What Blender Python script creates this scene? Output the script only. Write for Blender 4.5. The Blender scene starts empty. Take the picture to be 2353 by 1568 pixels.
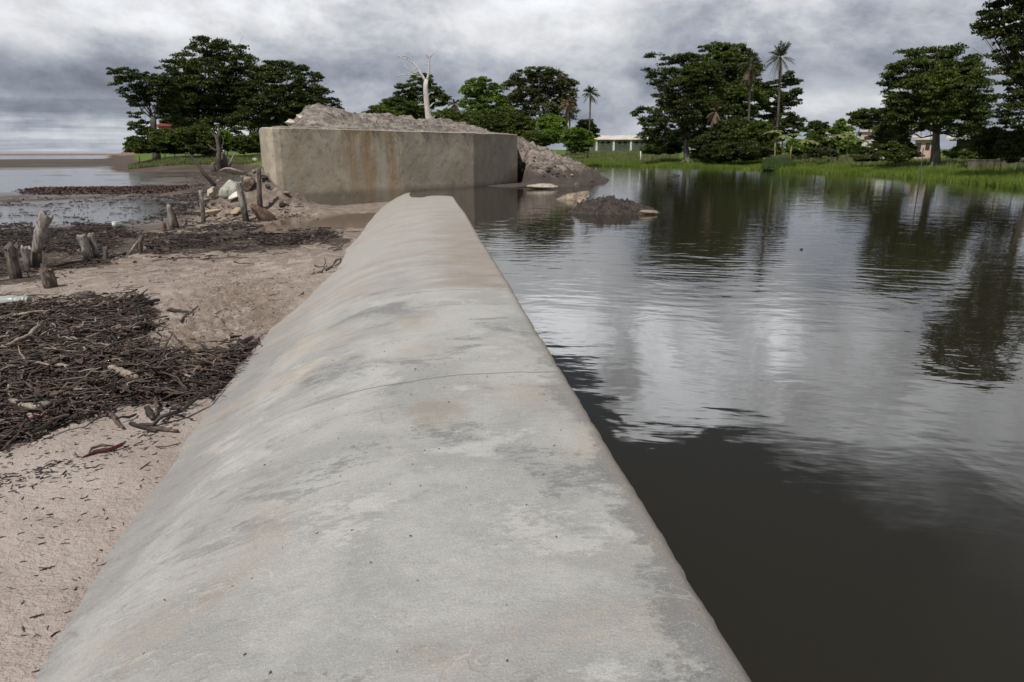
import bpy, math, random
import numpy as np
from mathutils import Vector, Matrix
random.seed(7); RNG = np.random.default_rng(11)
S = bpy.context.scene
COL = S.collection

# ------------------------------------------------------------------ camera
CAM_H = 1.5
YAW, PITCH = math.radians(6.85), math.radians(15.55)
FPX, CX, CY = 1569.0, 1176.5, 784.0          # focal length and centre in the 2353 px wide picture
Fv = Vector((math.sin(YAW)*math.cos(PITCH), math.cos(YAW)*math.cos(PITCH), -math.sin(PITCH)))
Rv = Vector((math.cos(YAW), -math.sin(YAW), 0))
Uv = Rv.cross(Fv)
CAMP = Vector((0, 0, CAM_H))
cd = bpy.data.cameras.new('camera'); cam = bpy.data.objects.new('camera', cd); COL.objects.link(cam)
cam.matrix_world = Matrix(((Rv.x, Uv.x, -Fv.x, 0), (Rv.y, Uv.y, -Fv.y, 0), (Rv.z, Uv.z, -Fv.z, CAM_H), (0, 0, 0, 1)))
cd.sensor_width = 36; cd.lens = 36*FPX/2353.0; cd.clip_start = .05; cd.clip_end = 9000
cd.dof.use_dof = True; cd.dof.focus_distance = 3.6; cd.dof.aperture_fstop = 6.3
S.camera = cam

def ray(px, py): return Fv*FPX + Rv*(px-CX) - Uv*(py-CY)
def P(px, py, z):
    v = ray(px, py); t = (z-CAM_H)/v.z
    return CAMP + v*t
def PD(px, py, d):
    v = ray(px, py); t = d/math.hypot(v.x, v.y)
    return CAMP + v*t
def at(px, d, z):
    """point at ground distance d in the column px, at height z"""
    v = ray(px, 347.4); k = d/math.hypot(v.x, v.y)
    return Vector((v.x*k, v.y*k, z))
def pxm(d): return d/1620.0      # metres per picture unit at distance d

# ------------------------------------------------------------------ node helper
class V:
    def __init__(s, nt, o): s.nt, s.o = nt, o
    def _m(s, op, *a, clamp=False):
        n = s.nt.nodes.new('ShaderNodeMath'); n.operation = op; n.use_clamp = clamp
        for i, x in enumerate((s,)+a):
            if isinstance(x, V): s.nt.links.new(x.o, n.inputs[i])
            else: n.inputs[i].default_value = x
        return V(s.nt, n.outputs[0])
    def __add__(s, b): return s._m('ADD', b)
    __radd__ = __add__
    def __sub__(s, b): return s._m('SUBTRACT', b)
    def __rsub__(s, b): return (s*-1)+b
    def __mul__(s, b): return s._m('MULTIPLY', b)
    __rmul__ = __mul__
    def __truediv__(s, b): return s._m('DIVIDE', b)
    def pow(s, b): return s._m('POWER', b)
    def abs(s): return s._m('ABSOLUTE')
    def sin(s): return s._m('SINE')
    def max(s, b): return s._m('MAXIMUM', b)
    def min(s, b): return s._m('MINIMUM', b)
    def sat(s): return s._m('ADD', 0.0, clamp=True)
    def ss(s, a, b, c=0.0, d=1.0):
        n = s.nt.nodes.new('ShaderNodeMapRange'); n.interpolation_type = 'SMOOTHSTEP'
        s.nt.links.new(s.o, n.inputs[0])
        for i, x in enumerate((a, b, c, d)): n.inputs[i+1].default_value = x
        return V(s.nt, n.outputs[0])
def xyz(nt, vec):
    n = nt.nodes.new('ShaderNodeSeparateXYZ'); nt.links.new(vec, n.inputs[0])
    return [V(nt, o) for o in n.outputs]
def cxyz(nt, x, y, z):
    n = nt.nodes.new('ShaderNodeCombineXYZ')
    for i, q in enumerate((x, y, z)):
        if isinstance(q, V): nt.links.new(q.o, n.inputs[i])
        else: n.inputs[i].default_value = q
    return n.outputs[0]
def noise(nt, vec, scale, detail=4, rough=.55, dist=0.0, color=False):
    n = nt.nodes.new('ShaderNodeTexNoise'); nt.links.new(vec, n.inputs['Vector'])
    n.inputs['Scale'].default_value = scale; n.inputs['Detail'].default_value = detail
    n.inputs['Roughness'].default_value = rough; n.inputs['Distortion'].default_value = dist
    return V(nt, n.outputs[1 if color else 0])
def scaled(nt, vec, sx, sy, sz):
    n = nt.nodes.new('ShaderNodeMapping'); nt.links.new(vec, n.inputs[0]); n.inputs['Scale'].default_value = (sx, sy, sz)
    return n.outputs[0]
def voro(nt, vec, scale, out=0, feature='F1', rnd=1.0):
    n = nt.nodes.new('ShaderNodeTexVoronoi'); n.feature = feature; nt.links.new(vec, n.inputs['Vector'])
    n.inputs['Scale'].default_value = scale; n.inputs['Randomness'].default_value = rnd
    return V(nt, n.outputs[out])
def mixc(nt, f, a, b):
    n = nt.nodes.new('ShaderNodeMix'); n.data_type = 'RGBA'
    if isinstance(f, V): nt.links.new(f.o, n.inputs[0])
    else: n.inputs[0].default_value = f
    for i, q in ((6, a), (7, b)):
        if isinstance(q, V): nt.links.new(q.o, n.inputs[i])
        else: n.inputs[i].default_value = (*q, 1)
    return V(nt, n.outputs[2])
def ramp(nt, f, stops, interp='LINEAR'):
    n = nt.nodes.new('ShaderNodeValToRGB'); nt.links.new(f.o, n.inputs[0]); r = n.color_ramp; r.interpolation = interp
    while len(r.elements) < len(stops): r.elements.new(.5)
    for e, (p, c) in zip(r.elements, stops):
        e.position = p; e.color = (*c, 1) if not isinstance(c, float) else (c, c, c, 1)
    return V(nt, n.outputs[0])

# ------------------------------------------------------------------ sky and sun
SUN_AZ, SUN_EL = math.radians(-142), math.radians(57)       # compass angle from +Y, to the left and a little behind
sl = bpy.data.lights.new('sun', 'SUN'); sun = bpy.data.objects.new('sun', sl); COL.objects.link(sun)
sl.energy = 3.9; sl.angle = math.radians(1.2); sl.color = (1, .965, .92)
sdir = Vector((math.sin(SUN_AZ)*math.cos(SUN_EL), math.cos(SUN_AZ)*math.cos(SUN_EL), math.sin(SUN_EL)))
sun.rotation_euler = (-sdir).to_track_quat('-Z', 'Y').to_euler()
w = bpy.data.worlds.new('World'); S.world = w; w.use_nodes = True
nt = w.node_tree; nt.nodes.clear()
tc = nt.nodes.new('ShaderNodeTexCoord').outputs['Generated']
dx, dy, dz = xyz(nt, tc)
sk = nt.nodes.new('ShaderNodeTexSky'); sk.sky_type = 'NISHITA'; sk.sun_disc = False
sk.sun_elevation = SUN_EL; sk.sun_rotation = SUN_AZ
el = dz._m('ARCSINE')*57.2958
az = dx._m('ARCTAN2', dy)*57.2958
inv = 1.0/1.0
q = dz.max(0.0)+.14
cp = cxyz(nt, dx/q, dy/q, 0.0)
cp2 = cxyz(nt, az*.05, el*.11, 3.0)
wv0 = cxyz(nt, az*.050+el*.015, el*.085, 1.0)
n1 = noise(nt, wv0, 1.25, 10, .60, .25)
n2 = noise(nt, cxyz(nt, az*.055, el*.095, 5.0), 2.6, 9, .62, .15)
n3 = noise(nt, cp2, 1.5, 8, .58, .2)
nstr = noise(nt, cxyz(nt, az*.045, el*.75, 7.0), 1.6, 6, .6, .3)
base = ramp(nt, (el/30).sat(), [(0, .42), (.06, .43), (.13, .42), (.22, .48), (.33, .545), (.42, .58), (.55, .80), (.75, .70), (1, .26)])
bil = 1.0-((n2-.5).abs()*6.5).min(1.0)
mod = n1.ss(.38, .62)*.52 + n3.ss(.36, .64)*.26 + bil*.24 - .48
Vv = base*(1+mod)
def blob(a, e, sa, se):
    k = ((az-a)/sa).pow(2.0) + ((el-e)/se).pow(2.0)
    return (k*-1)._m('EXPONENT')
_pw = V.pow
V.pow = lambda s, b: s*s if b == 2.0 else _pw(s, b)
# broad banks of cloud: dark ones and sunlit ones
Vv = Vv*(1 - .30*blob(-28, 4.6, 11, 1.5) - .26*blob(29, 5.2, 12, 1.6) - .12*blob(-5, 5.0, 9, 1.8)
         + .06*blob(8, 11.5, 5, 2.2) + .30*blob(32, 3.4, 8, 1.0) + .22*blob(19, 3.0, 5, 1.4) + .20*blob(-16, 9, 9, 2) + .12*blob(24, 9.5, 14, 1.6))
st = (nstr-.5)*el.ss(5.5, 1.0)*az.ss(-8, -18)
Vv = Vv*(1+st*2.0)
# towering sunlit cloud above the frame, mirrored by the pond; its upper edge stops against open sky
edge = 22.6 - 5.5*az.ss(19, 9) + (noise(nt, tc, 6, 6, .65)-.5)*11.0
bright = el.ss(10, 15)*az.ss(2, 10)*az.ss(52, 26)
tower = .28+1.05*noise(nt, scaled(nt, tc, 1, 1, .55), 8, 7, .6, .5).ss(.36, .62)
Vv = Vv + bright*tower*1.2
cover_hi = noise(nt, cp, 1.7, 7, .6, .3).ss(.50, .66)*.55
dff = el-edge
cover = (.5-(dff+.3)/(1.6+9.0*az.ss(22, 40))).sat()
cover = cover*cover*(3.0-cover*2.0)
gate = az.ss(-6, 4)*az.ss(62, 40)
cover = 1.0-(1.0-cover)*(1.0-cover_hi*dff.ss(6, 16))*gate - (1.0-gate)*el.ss(24, 40)*(1.0-cover_hi)*.8
cover = cover.sat()
tint = mixc(nt, Vv.ss(.22, .70), (.84, .93, 1.12), (.98, 1.0, 1.04))
vm = nt.nodes.new('ShaderNodeVectorMath'); vm.operation = 'SCALE'
nt.links.new(tint.o, vm.inputs[0]); nt.links.new((Vv*10).o, vm.inputs['Scale'])
vs = nt.nodes.new('ShaderNodeVectorMath'); vs.operation = 'SCALE'
nt.links.new(sk.outputs[0], vs.inputs[0]); vs.inputs['Scale'].default_value = .36
col = mixc(nt, cover, V(nt, vs.outputs[0]), V(nt, vm.outputs[0]))
bg = nt.nodes.new('ShaderNodeBackground'); bg.inputs['Strength'].default_value = .1
nt.links.new(col.o, bg.inputs[0])
wo = nt.nodes.new('ShaderNodeOutputWorld'); nt.links.new(bg.outputs[0], wo.inputs[0])
S.view_settings.view_transform = 'Standard'; S.view_settings.look = 'None'
S.view_settings.exposure = 0.07; S.view_settings.gamma = 1.0
S.cycles.max_bounces = 6; S.cycles.transparent_max_bounces = 8
S.cycles.use_denoising = True

# ------------------------------------------------------------------ object helpers
def tag(o, label=None, cat=None, group=None, kind=None):
    if label: o['label'] = label
    if cat: o['category'] = cat
    if group: o['group'] = group
    if kind: o['kind'] = kind
    return o
def empty(name, loc, label, cat, group=None):
    o = bpy.data.objects.new(name, None); COL.objects.link(o); o.location = loc; o.empty_display_size = .2
    return tag(o, label, cat, group)
def mesh(name, v, f, mat, parent=None, smooth=False):
    """v: Nx3, f: MxK array of equal faces or list of faces; world coordinates"""
    me = bpy.data.meshes.new(name)
    v = np.asarray(v, dtype=np.float32).reshape(-1, 3)
    if parent is not None:
        v = v - np.array(parent.matrix_basis.translation, dtype=np.float32)
    if isinstance(f, np.ndarray):
        k = f.shape[1]; me.vertices.add(len(v)); me.vertices.foreach_set('co', v.ravel())
        me.loops.add(f.size); me.loops.foreach_set('vertex_index', f.astype(np.int32).ravel())
        me.polygons.add(len(f)); me.polygons.foreach_set('loop_start', np.arange(0, f.size, k, dtype=np.int32))
        me.polygons.foreach_set('loop_total', np.full(len(f), k, dtype=np.int32)); me.update(calc_edges=True)
    else:
        me.from_pydata([tuple(map(float, p)) for p in v], [], [tuple(int(i) for i in q) for q in f])
    if smooth: me.polygons.foreach_set('use_smooth', np.ones(len(me.polygons), dtype=bool))
    me.materials.append(mat)
    o = bpy.data.objects.new(name, me); COL.objects.link(o)
    if parent is not None: o.parent = parent
    return o
def recentre(o):
    """move a top-level mesh's origin to the centre of its base"""
    me = o.data; n = len(me.vertices); a = np.empty(n*3, dtype=np.float32); me.vertices.foreach_get('co', a); a = a.reshape(-1, 3)
    c = np.array([(a[:, 0].min()+a[:, 0].max())/2, (a[:, 1].min()+a[:, 1].max())/2, a[:, 2].min()], dtype=np.float32)
    a -= c; me.vertices.foreach_set('co', a.ravel()); o.location = tuple(float(x) for x in c); me.update(); return o

def hash2(ix, iy, seed=0):
    h = (ix.astype(np.int64)*374761393 + iy.astype(np.int64)*668265263 + seed*1442695041) & 0x7fffffff
    h = ((h ^ (h >> 13))*1274126177) & 0x7fffffff
    return ((h ^ (h >> 16)) & 0xffff)/65535.0
def vnoise(x, y, seed=0):
    ix, iy = np.floor(x), np.floor(y); fx, fy = x-ix, y-iy
    fx = fx*fx*(3-2*fx); fy = fy*fy*(3-2*fy)
    a, b = hash2(ix, iy, seed), hash2(ix+1, iy, seed); c, d = hash2(ix, iy+1, seed), hash2(ix+1, iy+1, seed)
    return (a*(1-fx)+b*fx)*(1-fy)+(c*(1-fx)+d*fx)*fy-.5
def fbm(x, y, oct=4, seed=0):
    x = np.asarray(x, float); y = np.asarray(y, float); r = 0; a = 1
    for i in range(oct): r = r+a*vnoise(x*2**i+17.3*i, y*2**i-9.1*i, seed+i); a *= .5
    return r
def sst(x, a, b):
    t = np.clip((x-a)/(b-a), 0, 1); return t*t*(3-2*t)
def fbm3(p, s, seed=0):
    return (fbm(p[:, 0]*s+p[:, 2]*s*.7, p[:, 1]*s-p[:, 2]*s*.6, 3, seed)+fbm(p[:, 2]*s+5, p[:, 0]*s*.8+p[:, 1]*s*.5, 3, seed+9))*.6

class MB:
    """collects quads/tubes into one mesh"""
    def __init__(s): s.v = []; s.f = []; s.n = 0
    def add(s, v, f):
        s.v.append(np.asarray(v, float).reshape(-1, 3)); s.f += [tuple(i+s.n for i in q) for q in f]; s.n += len(s.v[-1])
    def tube(s, pts, rad, sides=6, rough=0.0, seed=0, cap=True):
        pts = np.asarray(pts, float); n = len(pts); rad = np.broadcast_to(rad, (n,))
        t = np.gradient(pts, axis=0); t /= np.linalg.norm(t, axis=1)[:, None]+1e-9
        ref = np.array([0, 0, 1.0]) if abs(t[0, 2]) < .8 else np.array([1.0, 0, 0])
        a = np.cross(t, ref); a /= np.linalg.norm(a, axis=1)[:, None]+1e-9; b = np.cross(t, a)
        ang = np.arange(sides)*2*math.pi/sides
        rr = rad[:, None]*(1+rough*(np.random.default_rng(seed).random((n, sides))-.5)*2)
        v = pts[:, None, :]+rr[:, :, None]*(np.cos(ang)[None, :, None]*a[:, None, :]+np.sin(ang)[None, :, None]*b[:, None, :])
        f = [(i*sides+j, i*sides+(j+1) % sides, (i+1)*sides+(j+1) % sides, (i+1)*sides+j) for i in range(n-1) for j in range(sides)]
        if cap: f += [tuple(range(sides))[::-1], tuple((n-1)*sides+j for j in range(sides))]
        s.add(v, f)
    def box(s, c, size, rz=0.0, jit=0.0):
        sx, sy, sz = [q/2 for q in size]; cr, sr = math.cos(rz), math.sin(rz); v = []
        for k in ((-1, -1, -1), (1, -1, -1), (1, 1, -1), (-1, 1, -1), (-1, -1, 1), (1, -1, 1), (1, 1, 1), (-1, 1, 1)):
            x, y, z = k[0]*sx, k[1]*sy, k[2]*sz
            v.append((c[0]+x*cr-y*sr+random.uniform(-jit, jit), c[1]+x*sr+y*cr+random.uniform(-jit, jit), c[2]+z+random.uniform(-jit, jit)))
        s.add(v, [(3, 2, 1, 0), (4, 5, 6, 7), (0, 1, 5, 4), (1, 2, 6, 5), (2, 3, 7, 6), (3, 0, 4, 7)])
    def build(s, name, mat, parent=None, smooth=True):
        return mesh(name, np.concatenate(s.v), s.f, mat, parent, smooth)

# ------------------------------------------------------------------ materials
def newmat(name):
    m = bpy.data.materials.new(name); m.use_nodes = True; nt = m.node_tree
    b = nt.nodes['Principled BSDF']; return m, nt, b
def bump(nt, b, h, dist, strength=1.0):
    n = nt.nodes.new('ShaderNodeBump'); n.inputs['Distance'].default_value = dist; n.inputs['Strength'].default_value = strength
    nt.links.new(h.o, n.inputs['Height']); nt.links.new(n.outputs[0], b.inputs['Normal'])
def setc(nt, b, c): nt.links.new(c.o, b.inputs['Base Color'])
def pos(nt): return nt.nodes.new('ShaderNodeNewGeometry').outputs['Position']
def isl(nt): return V(nt, nt.nodes.new('ShaderNodeNewGeometry').outputs['Random Per Island'])

def mat_simple(name, c1, c2, scale=3, rough=.85, bdist=.0, bscale=20, c3=None, island=False, obj=False, stretch=(1, 1, 1)):
    m, nt, b = newmat(name)
    vec = nt.nodes.new('ShaderNodeTexCoord').outputs['Object'] if obj else pos(nt)
    vec = scaled(nt, vec, *stretch)
    f = noise(nt, vec, scale, 5, .6).ss(.32, .68)
    c = mixc(nt, f, c1, c2)
    if c3: c = mixc(nt, noise(nt, vec, scale*2.7, 4, .6, .5).ss(.52, .66), c, c3)
    if island:
        i = isl(nt); c = mixc(nt, i.ss(.3, 1.0)*.75, c, c2)
    setc(nt, b, c); b.inputs['Roughness'].default_value = rough
    if bdist: bump(nt, b, noise(nt, vec, bscale, 5, .65), bdist)
    return m

def mat_leaf(name, dark, light, scale=.35, trans=.25, rough=.5):
    m, nt, b = newmat(name)
    p = pos(nt); i = isl(nt)
    c = mixc(nt, (noise(nt, p, scale, 3, .6).ss(.3, .7)*.6+i*.4).sat(), dark, light)
    setc(nt, b, c); b.inputs['Roughness'].default_value = rough
    b.inputs['Specular IOR Level'].default_value = .25
    t = nt.nodes.new('ShaderNodeBsdfTranslucent'); nt.links.new(c.o, t.inputs[0])
    mx = nt.nodes.new('ShaderNodeMixShader'); mx.inputs[0].default_value = trans
    out = nt.nodes['Material Output']
    nt.links.new(b.outputs[0], mx.inputs[1]); nt.links.new(t.outputs[0], mx.inputs[2]); nt.links.new(mx.outputs[0], out.inputs[0])
    return m

# ------------------------------------------------------------------ terrain
def ucol(x, y):
    """picture column of a ground direction (used only as an azimuth scale)"""
    a = np.arctan2(x, y)-YAW
    a = np.clip(a, -1.45, 1.45)
    return CX+FPX/math.cos(PITCH)*np.tan(a)
WL = [(1150, 62), (1200, 70), (1330, 76), (1500, 72), (1700, 64), (1850, 56), (2000, 51), (2200, 42.5), (2353, 36), (2600, 31), (3200, 27), (6000, 25), (20000, 25)]
WU = np.array([a for a, _ in WL], float); WD = np.array([b for _, b in WL], float)*1.07
POND_Z, SEA_Z, POOL_Z = -.12, -1.0, -.655
ZBY = [-60, -8, 2.2, 4.4, 7.6, 10, 14, 18.5, 20.5, 24.5, 26.3, 29, 60]
ZBZ = [-.2, -.42, -.50, -.63, -.73, -.68, -.60, -.62, -.69, -.70, -.60, -.52, -.5]
FD = [0, 26, 29, 31, 40, 44, 53, 60, 118, 135, 150, 265, 285, 500, 530, 700, 900, 3000, 9000]
FZ = [-.95, -.96, -1.0, -1.05, -1.05, -.965, -.975, -1.015, -1.02, -.96, -.93, -.94, -1.07, -1.07, -.55, -.5, -3, -6, -8]
def in_poly(x, y, poly):
    x = np.asarray(x); y = np.asarray(y); r = np.zeros(x.shape, bool); n = len(poly)
    for i in range(n):
        x1, y1 = poly[i]; x2, y2 = poly[(i+1) % n]
        c = ((y1 > y) != (y2 > y)) & (x < (x2-x1)*(y-y1)/((y2-y1) or 1e-9)+x1)
        r ^= c
    return r
def to_px(x, y, z):
    X = x; Y = y; Z = z-CAM_H
    zc = X*Fv.x+Y*Fv.y+Z*Fv.z; zc = np.where(zc < .05, .05, zc)
    return CX+FPX*(X*Rv.x+Y*Rv.y+Z*Rv.z)/zc, CY-FPX*(X*Uv.x+Y*Uv.y+Z*Uv.z)/zc
HEAP = P(230, 850, -.7); HEAP2 = P(150, 600, -.78)
def ground(x, y):
    x = np.asarray(x, float); y = np.asarray(y, float)
    d = np.hypot(x, y); u = np.where(y > 0, ucol(x, y), np.where(x > 0, 20000, -20000))
    # sand beside the weir
    zb = np.interp(y, ZBY, ZBZ)
    L = zb - np.clip(-x-2.2, 0, 30)*np.interp(y, [0, 5, 12, 25], [.02, .03, .035, .02])
    L = L+fbm(x*.55, y*.55, 4, 3)*.085+fbm(x*2.6, y*2.6, 3, 5)*.022
    # trampled, dug-over sand
    rough = np.exp(-(((x+3.1)/1.3)**2+((y-11.2)/1.6)**2))+.8*np.exp(-(((x+5.6)/1.8)**2+((y-8.8)/1.2)**2))+.9*np.exp(-(((x+3.2)/1.4)**2+((y-8.4)/1.3)**2))
    L = L+rough*(np.abs(fbm(x*6, y*6, 4, 21))*.13+fbm(x*16, y*16, 2, 22)*.02-.04)
    L = L+.10*np.exp(-(((x-HEAP.x)/1.0)**2+((y-HEAP.y)/.75)**2))
    L = L-.17*np.exp(-(((x-HEAP2.x)/1.6)**2+((y-HEAP2.y)/1.0)**2))
    # small pool at the weir's far foot
    pool = np.exp(-(((x+2.3)/2.0)**4+((y-22.8)/2.2)**4)); L = L-pool*.03
    F = np.interp(d, FD, FZ)+fbm(x*.05+y*.012, y*.16, 4, 31)*.045*sst(d, 20, 60)+fbm(x*.6, y*.6, 3, 33)*.03*sst(d, 260, 60)
    F = F+.10*sst(u, 300, 520)*sst(d, 110, 50)+.05*sst(u, 420, 560)*sst(d, 140, 60)
    k = np.maximum(sst(d, 19, 28), sst(-x, 16, 30))*sst(-x, 3.4, 8.0)
    L = L*(1-k)+F*k
    bank = sst(u, 230, 420); kb = sst(d, 92, 118)*sst(u, 200, 300)
    L = L*(1-kb)+(-.93+1.55*bank+fbm(x*.08, y*.08, 3, 41)*.22)*kb
    # soil pushed up against the left corner of the abutment
    c = at(590, 28.2, 0); c2 = at(648, 26.3, 0)
    rr = np.hypot((x-c.x)/2.7, (y-c.y)/2.6)
    L = L+.42*np.exp(-(((x-c2.x)/1.5)**2+((y-c2.y)/1.1)**2))
    hp = sst(1-rr, -.02, .95); L = L+hp*1.45+sst(1-rr, 0, .3)*(fbm(x*1.4, y*1.4, 5, 51)*.35+np.abs(fbm(x*4, y*4, 3, 52))*.22)
    # land behind the abutment
    back = sst(u, 560, 660)*sst(d, 34, 44)
    L = L*(1-back)+(.35+.012*np.clip(d-40, 0, 100)+fbm(x*.1, y*.1, 3, 43)*.15)*back
    # pond and its far bank
    dw = np.interp(u, WU, WD)+fbm(np.arctan2(x, y)*30, d*0, 3, 61)*1.6
    t = d-dw
    Rr = np.where(t < 0, -1.3+1.16*sst(t, -5, 0), -.14+.24*sst(t, 0, 6)+np.clip(t-5, 0, 62)*.026)
    Rr = Rr+fbm(x*.15, y*.15, 3, 63)*.12*sst(t, 2, 9)
    w1 = np.where(d < 44, sst(x, -.9, 0.0), np.maximum(sst(u, 1130, 1200), 0))
    w1 = np.where(y < 0, sst(x, -.9, 0.0), w1)
    z = L*(1-w1)+Rr*w1
    # behind the photographer
    z = np.where(y < -20, z+(np.clip(-20-y, 0, 30)/30)*2.0, z)
    return z
LITTER = [  # (polygon in picture units, strength)
    ([(-220, 690), (130, 705), (330, 690), (350, 760), (330, 800), (400, 830), (480, 815), (585, 790), (560, 830), (500, 905), (430, 935), (330, 925), (240, 950), (100, 1000), (-60, 1045), (-240, 1080)], 1.0),
    ([(-220, 560), (60, 520), (240, 515), (330, 545), (520, 520), (700, 530), (800, 545), (800, 562), (600, 578), (420, 585), (330, 580), (230, 600), (150, 628), (-60, 655), (-240, 690)], .62),
]
def litter_mask(x, y, z):
    px, py = to_px(x, y, z); m = np.zeros(np.shape(x))
    jx = px+fbm(x*1.5, y*1.5, 3, 77)*60; jy = py+fbm(x*1.5+9, y*1.5, 3, 78)*30
    for poly, s in LITTER: m = np.maximum(m, in_poly(jx, jy, poly)*s)
    return np.where(y > .3, m, 0)

def build_ground():
    r = [.25]
    while r[-1] < 8500:
        q = r[-1]; r.append(q*(1.0075 if q < 45 else 1.014 if q < 160 else 1.05))
    r = np.array(r)
    a0 = YAW+np.linspace(-.70, .70, 640)
    rest = np.linspace(a0[-1], a0[0]+2*math.pi, 120)[1:-1]
    a = np.concatenate([a0, rest]); na, nr = len(a), len(r)
    A, Rr = np.meshgrid(a, r); x = Rr*np.sin(A); y = Rr*np.cos(A); z = ground(x, y); lm = litter_mask(x, y, z)
    v = np.stack([x, y, z], -1).reshape(-1, 3)
    i = np.arange(nr-1)[:, None]*na; j = np.arange(na)[None, :]; j2 = (j+1) % na
    f = np.stack([i+j, i+na+j, i+na+j2, i+j2], -1).reshape(-1, 4)[:, ::-1]
    v = np.vstack([v, [[0, 0, float(ground(np.array([0.]), np.array([0.]))[0])]]]); 
    o = mesh('ground', v, f, M_GROUND, smooth=True)
    d = np.hypot(x, y); u = np.where(y > 0, ucol(x, y), np.where(x > 0, 20000, -20000))
    t = d-np.interp(u, WU, WD)
    g = np.where(d > 44, np.where(u > 1165, sst(t, -.5, 1.0), sst(u, 640, 760)*sst(d, 44, 50)), 0)
    g = np.where((u > 1165) & (d <= 44) & (x > 3), sst(t, -.5, 1.0), g)
    g = np.maximum(g, sst(z+fbm(x*.3, y*.3, 3, 47)*.3, -.42, -.2)*sst(d, 84, 92)*(u < 1165))
    def att(nm, arr, pad=0.0):
        at_ = o.data.attributes.new(nm, 'FLOAT', 'POINT'); at_.data.foreach_set('value', np.append(arr.ravel(), pad).astype(np.float32))
    att('grass', g); att('litter', lm)
    darks = 1.5*np.exp(-(((x+2.7)/1.1)**2+((y-8.6)/2.2)**2))+.5*np.exp(-(((x+4)/3)**2+((y-20)/6)**2))
    c_ = at(590, 28.2, 0); att('rubble', np.exp(-(((x-c_.x)/2.6)**2+((y-c_.y)/2.4)**2)))
    dug = np.exp(-(((x+3.1)/1.0)**2+((y-11.2)/1.2)**2))+.7*np.exp(-(((x+5.6)/1.5)**2+((y-8.8)/1.0)**2))+.6*np.exp(-(((x+3.2)/1.1)**2+((y-8.4)/1.0)**2)); att('dug', dug)
    att('damp', np.clip(darks, 0, 1)+sst(d, 8.5, 17)*1.1*(u < 900))
    tag(o, kind='structure')

m, nt, b = newmat('ground_soil'); M_GROUND = m
p = pos(nt); X, Y, Z = xyz(nt, p)
def attr(nt, n):
    a = nt.nodes.new('ShaderNodeAttribute'); a.attribute_name = n; return V(nt, a.outputs['Fac'])
sand = mixc(nt, noise(nt, p, 1.2, 5, .6).ss(.3, .7), (.37, .305, .262), (.47, .405, .358))
sand = mixc(nt, noise(nt, p, 160, 3, .7).ss(.42, .7)*.5, sand, (.27, .22, .19))
sand = mixc(nt, voro(nt, p, 38).ss(.22, .12)*noise(nt, p, 4, 4, .7).ss(.45, .6)*.6, sand, (.14, .105, .085))
sand = mixc(nt, noise(nt, p, 5, 5, .7, .3).ss(.54, .68)*.45, sand, (.27, .215, .18))
damp = (attr(nt, 'damp')*(noise(nt, p, 3.5, 7, .75)*.6+noise(nt, p, 30, 3, .7)*.4).ss(.38, .58)).sat()
sand = mixc(nt, damp*.85, sand, (.165, .125, .095))
mudc = mixc(nt, noise(nt, scaled(nt, p, .5, 1, 1), .7, 6, .65).ss(.35, .65), (.045, .034, .028), (.135, .105, .086))
wet = Z.ss(-.86, -.96)*Y.ss(9, 16)
wet = wet.max(Y.ss(26, 40)*.9).max(attr(nt, 'rubble')*noise(nt, p, 2.5, 6, .7).ss(.34, .5)*.8)
mudc = mixc(nt, Y.ss(50, 120)*.6, mudc, (.065, .048, .039))
c = mixc(nt, wet, sand, mudc)
c = mixc(nt, (attr(nt, 'dug')*noise(nt, p, 9, 5, .75).ss(.40, .56)).sat()*.75, c, (.17, .125, .09))
# reddish far spit
c = mixc(nt, Z.ss(-.93, -.7)*Y.ss(300, 480), c, (.23, .15, .115))
lit = (attr(nt, 'litter')*noise(nt, p, 7, 6, .75).ss(.36, .52)*1.1).sat()
c = mixc(nt, lit*.92, c, (.022, .016, .013))  # fine litter tone, deepened to paint in the shade between twigs
gr = mixc(nt, noise(nt, p, .5, 5, .7).ss(.3, .7), (.06, .09, .018), (.13, .18, .045))
c = mixc(nt, attr(nt, 'grass').ss(.25, .75), c, gr)
setc(nt, b, c)
shine = (Z.ss(-.93, -.985)*Y.ss(14, 22)).sat()
nt.links.new((.92-shine*.62).o, b.inputs['Roughness']); nt.links.new((.06+shine*.44).o, b.inputs['Specular IOR Level'])
bump(nt, b, noise(nt, p, 120, 3, .7)*.25+noise(nt, p, 28, 5, .65)+noise(nt, p, 7, 4, .6)*1.2+lit*noise(nt, p, 45, 3)*3, .022)
build_ground()

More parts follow.
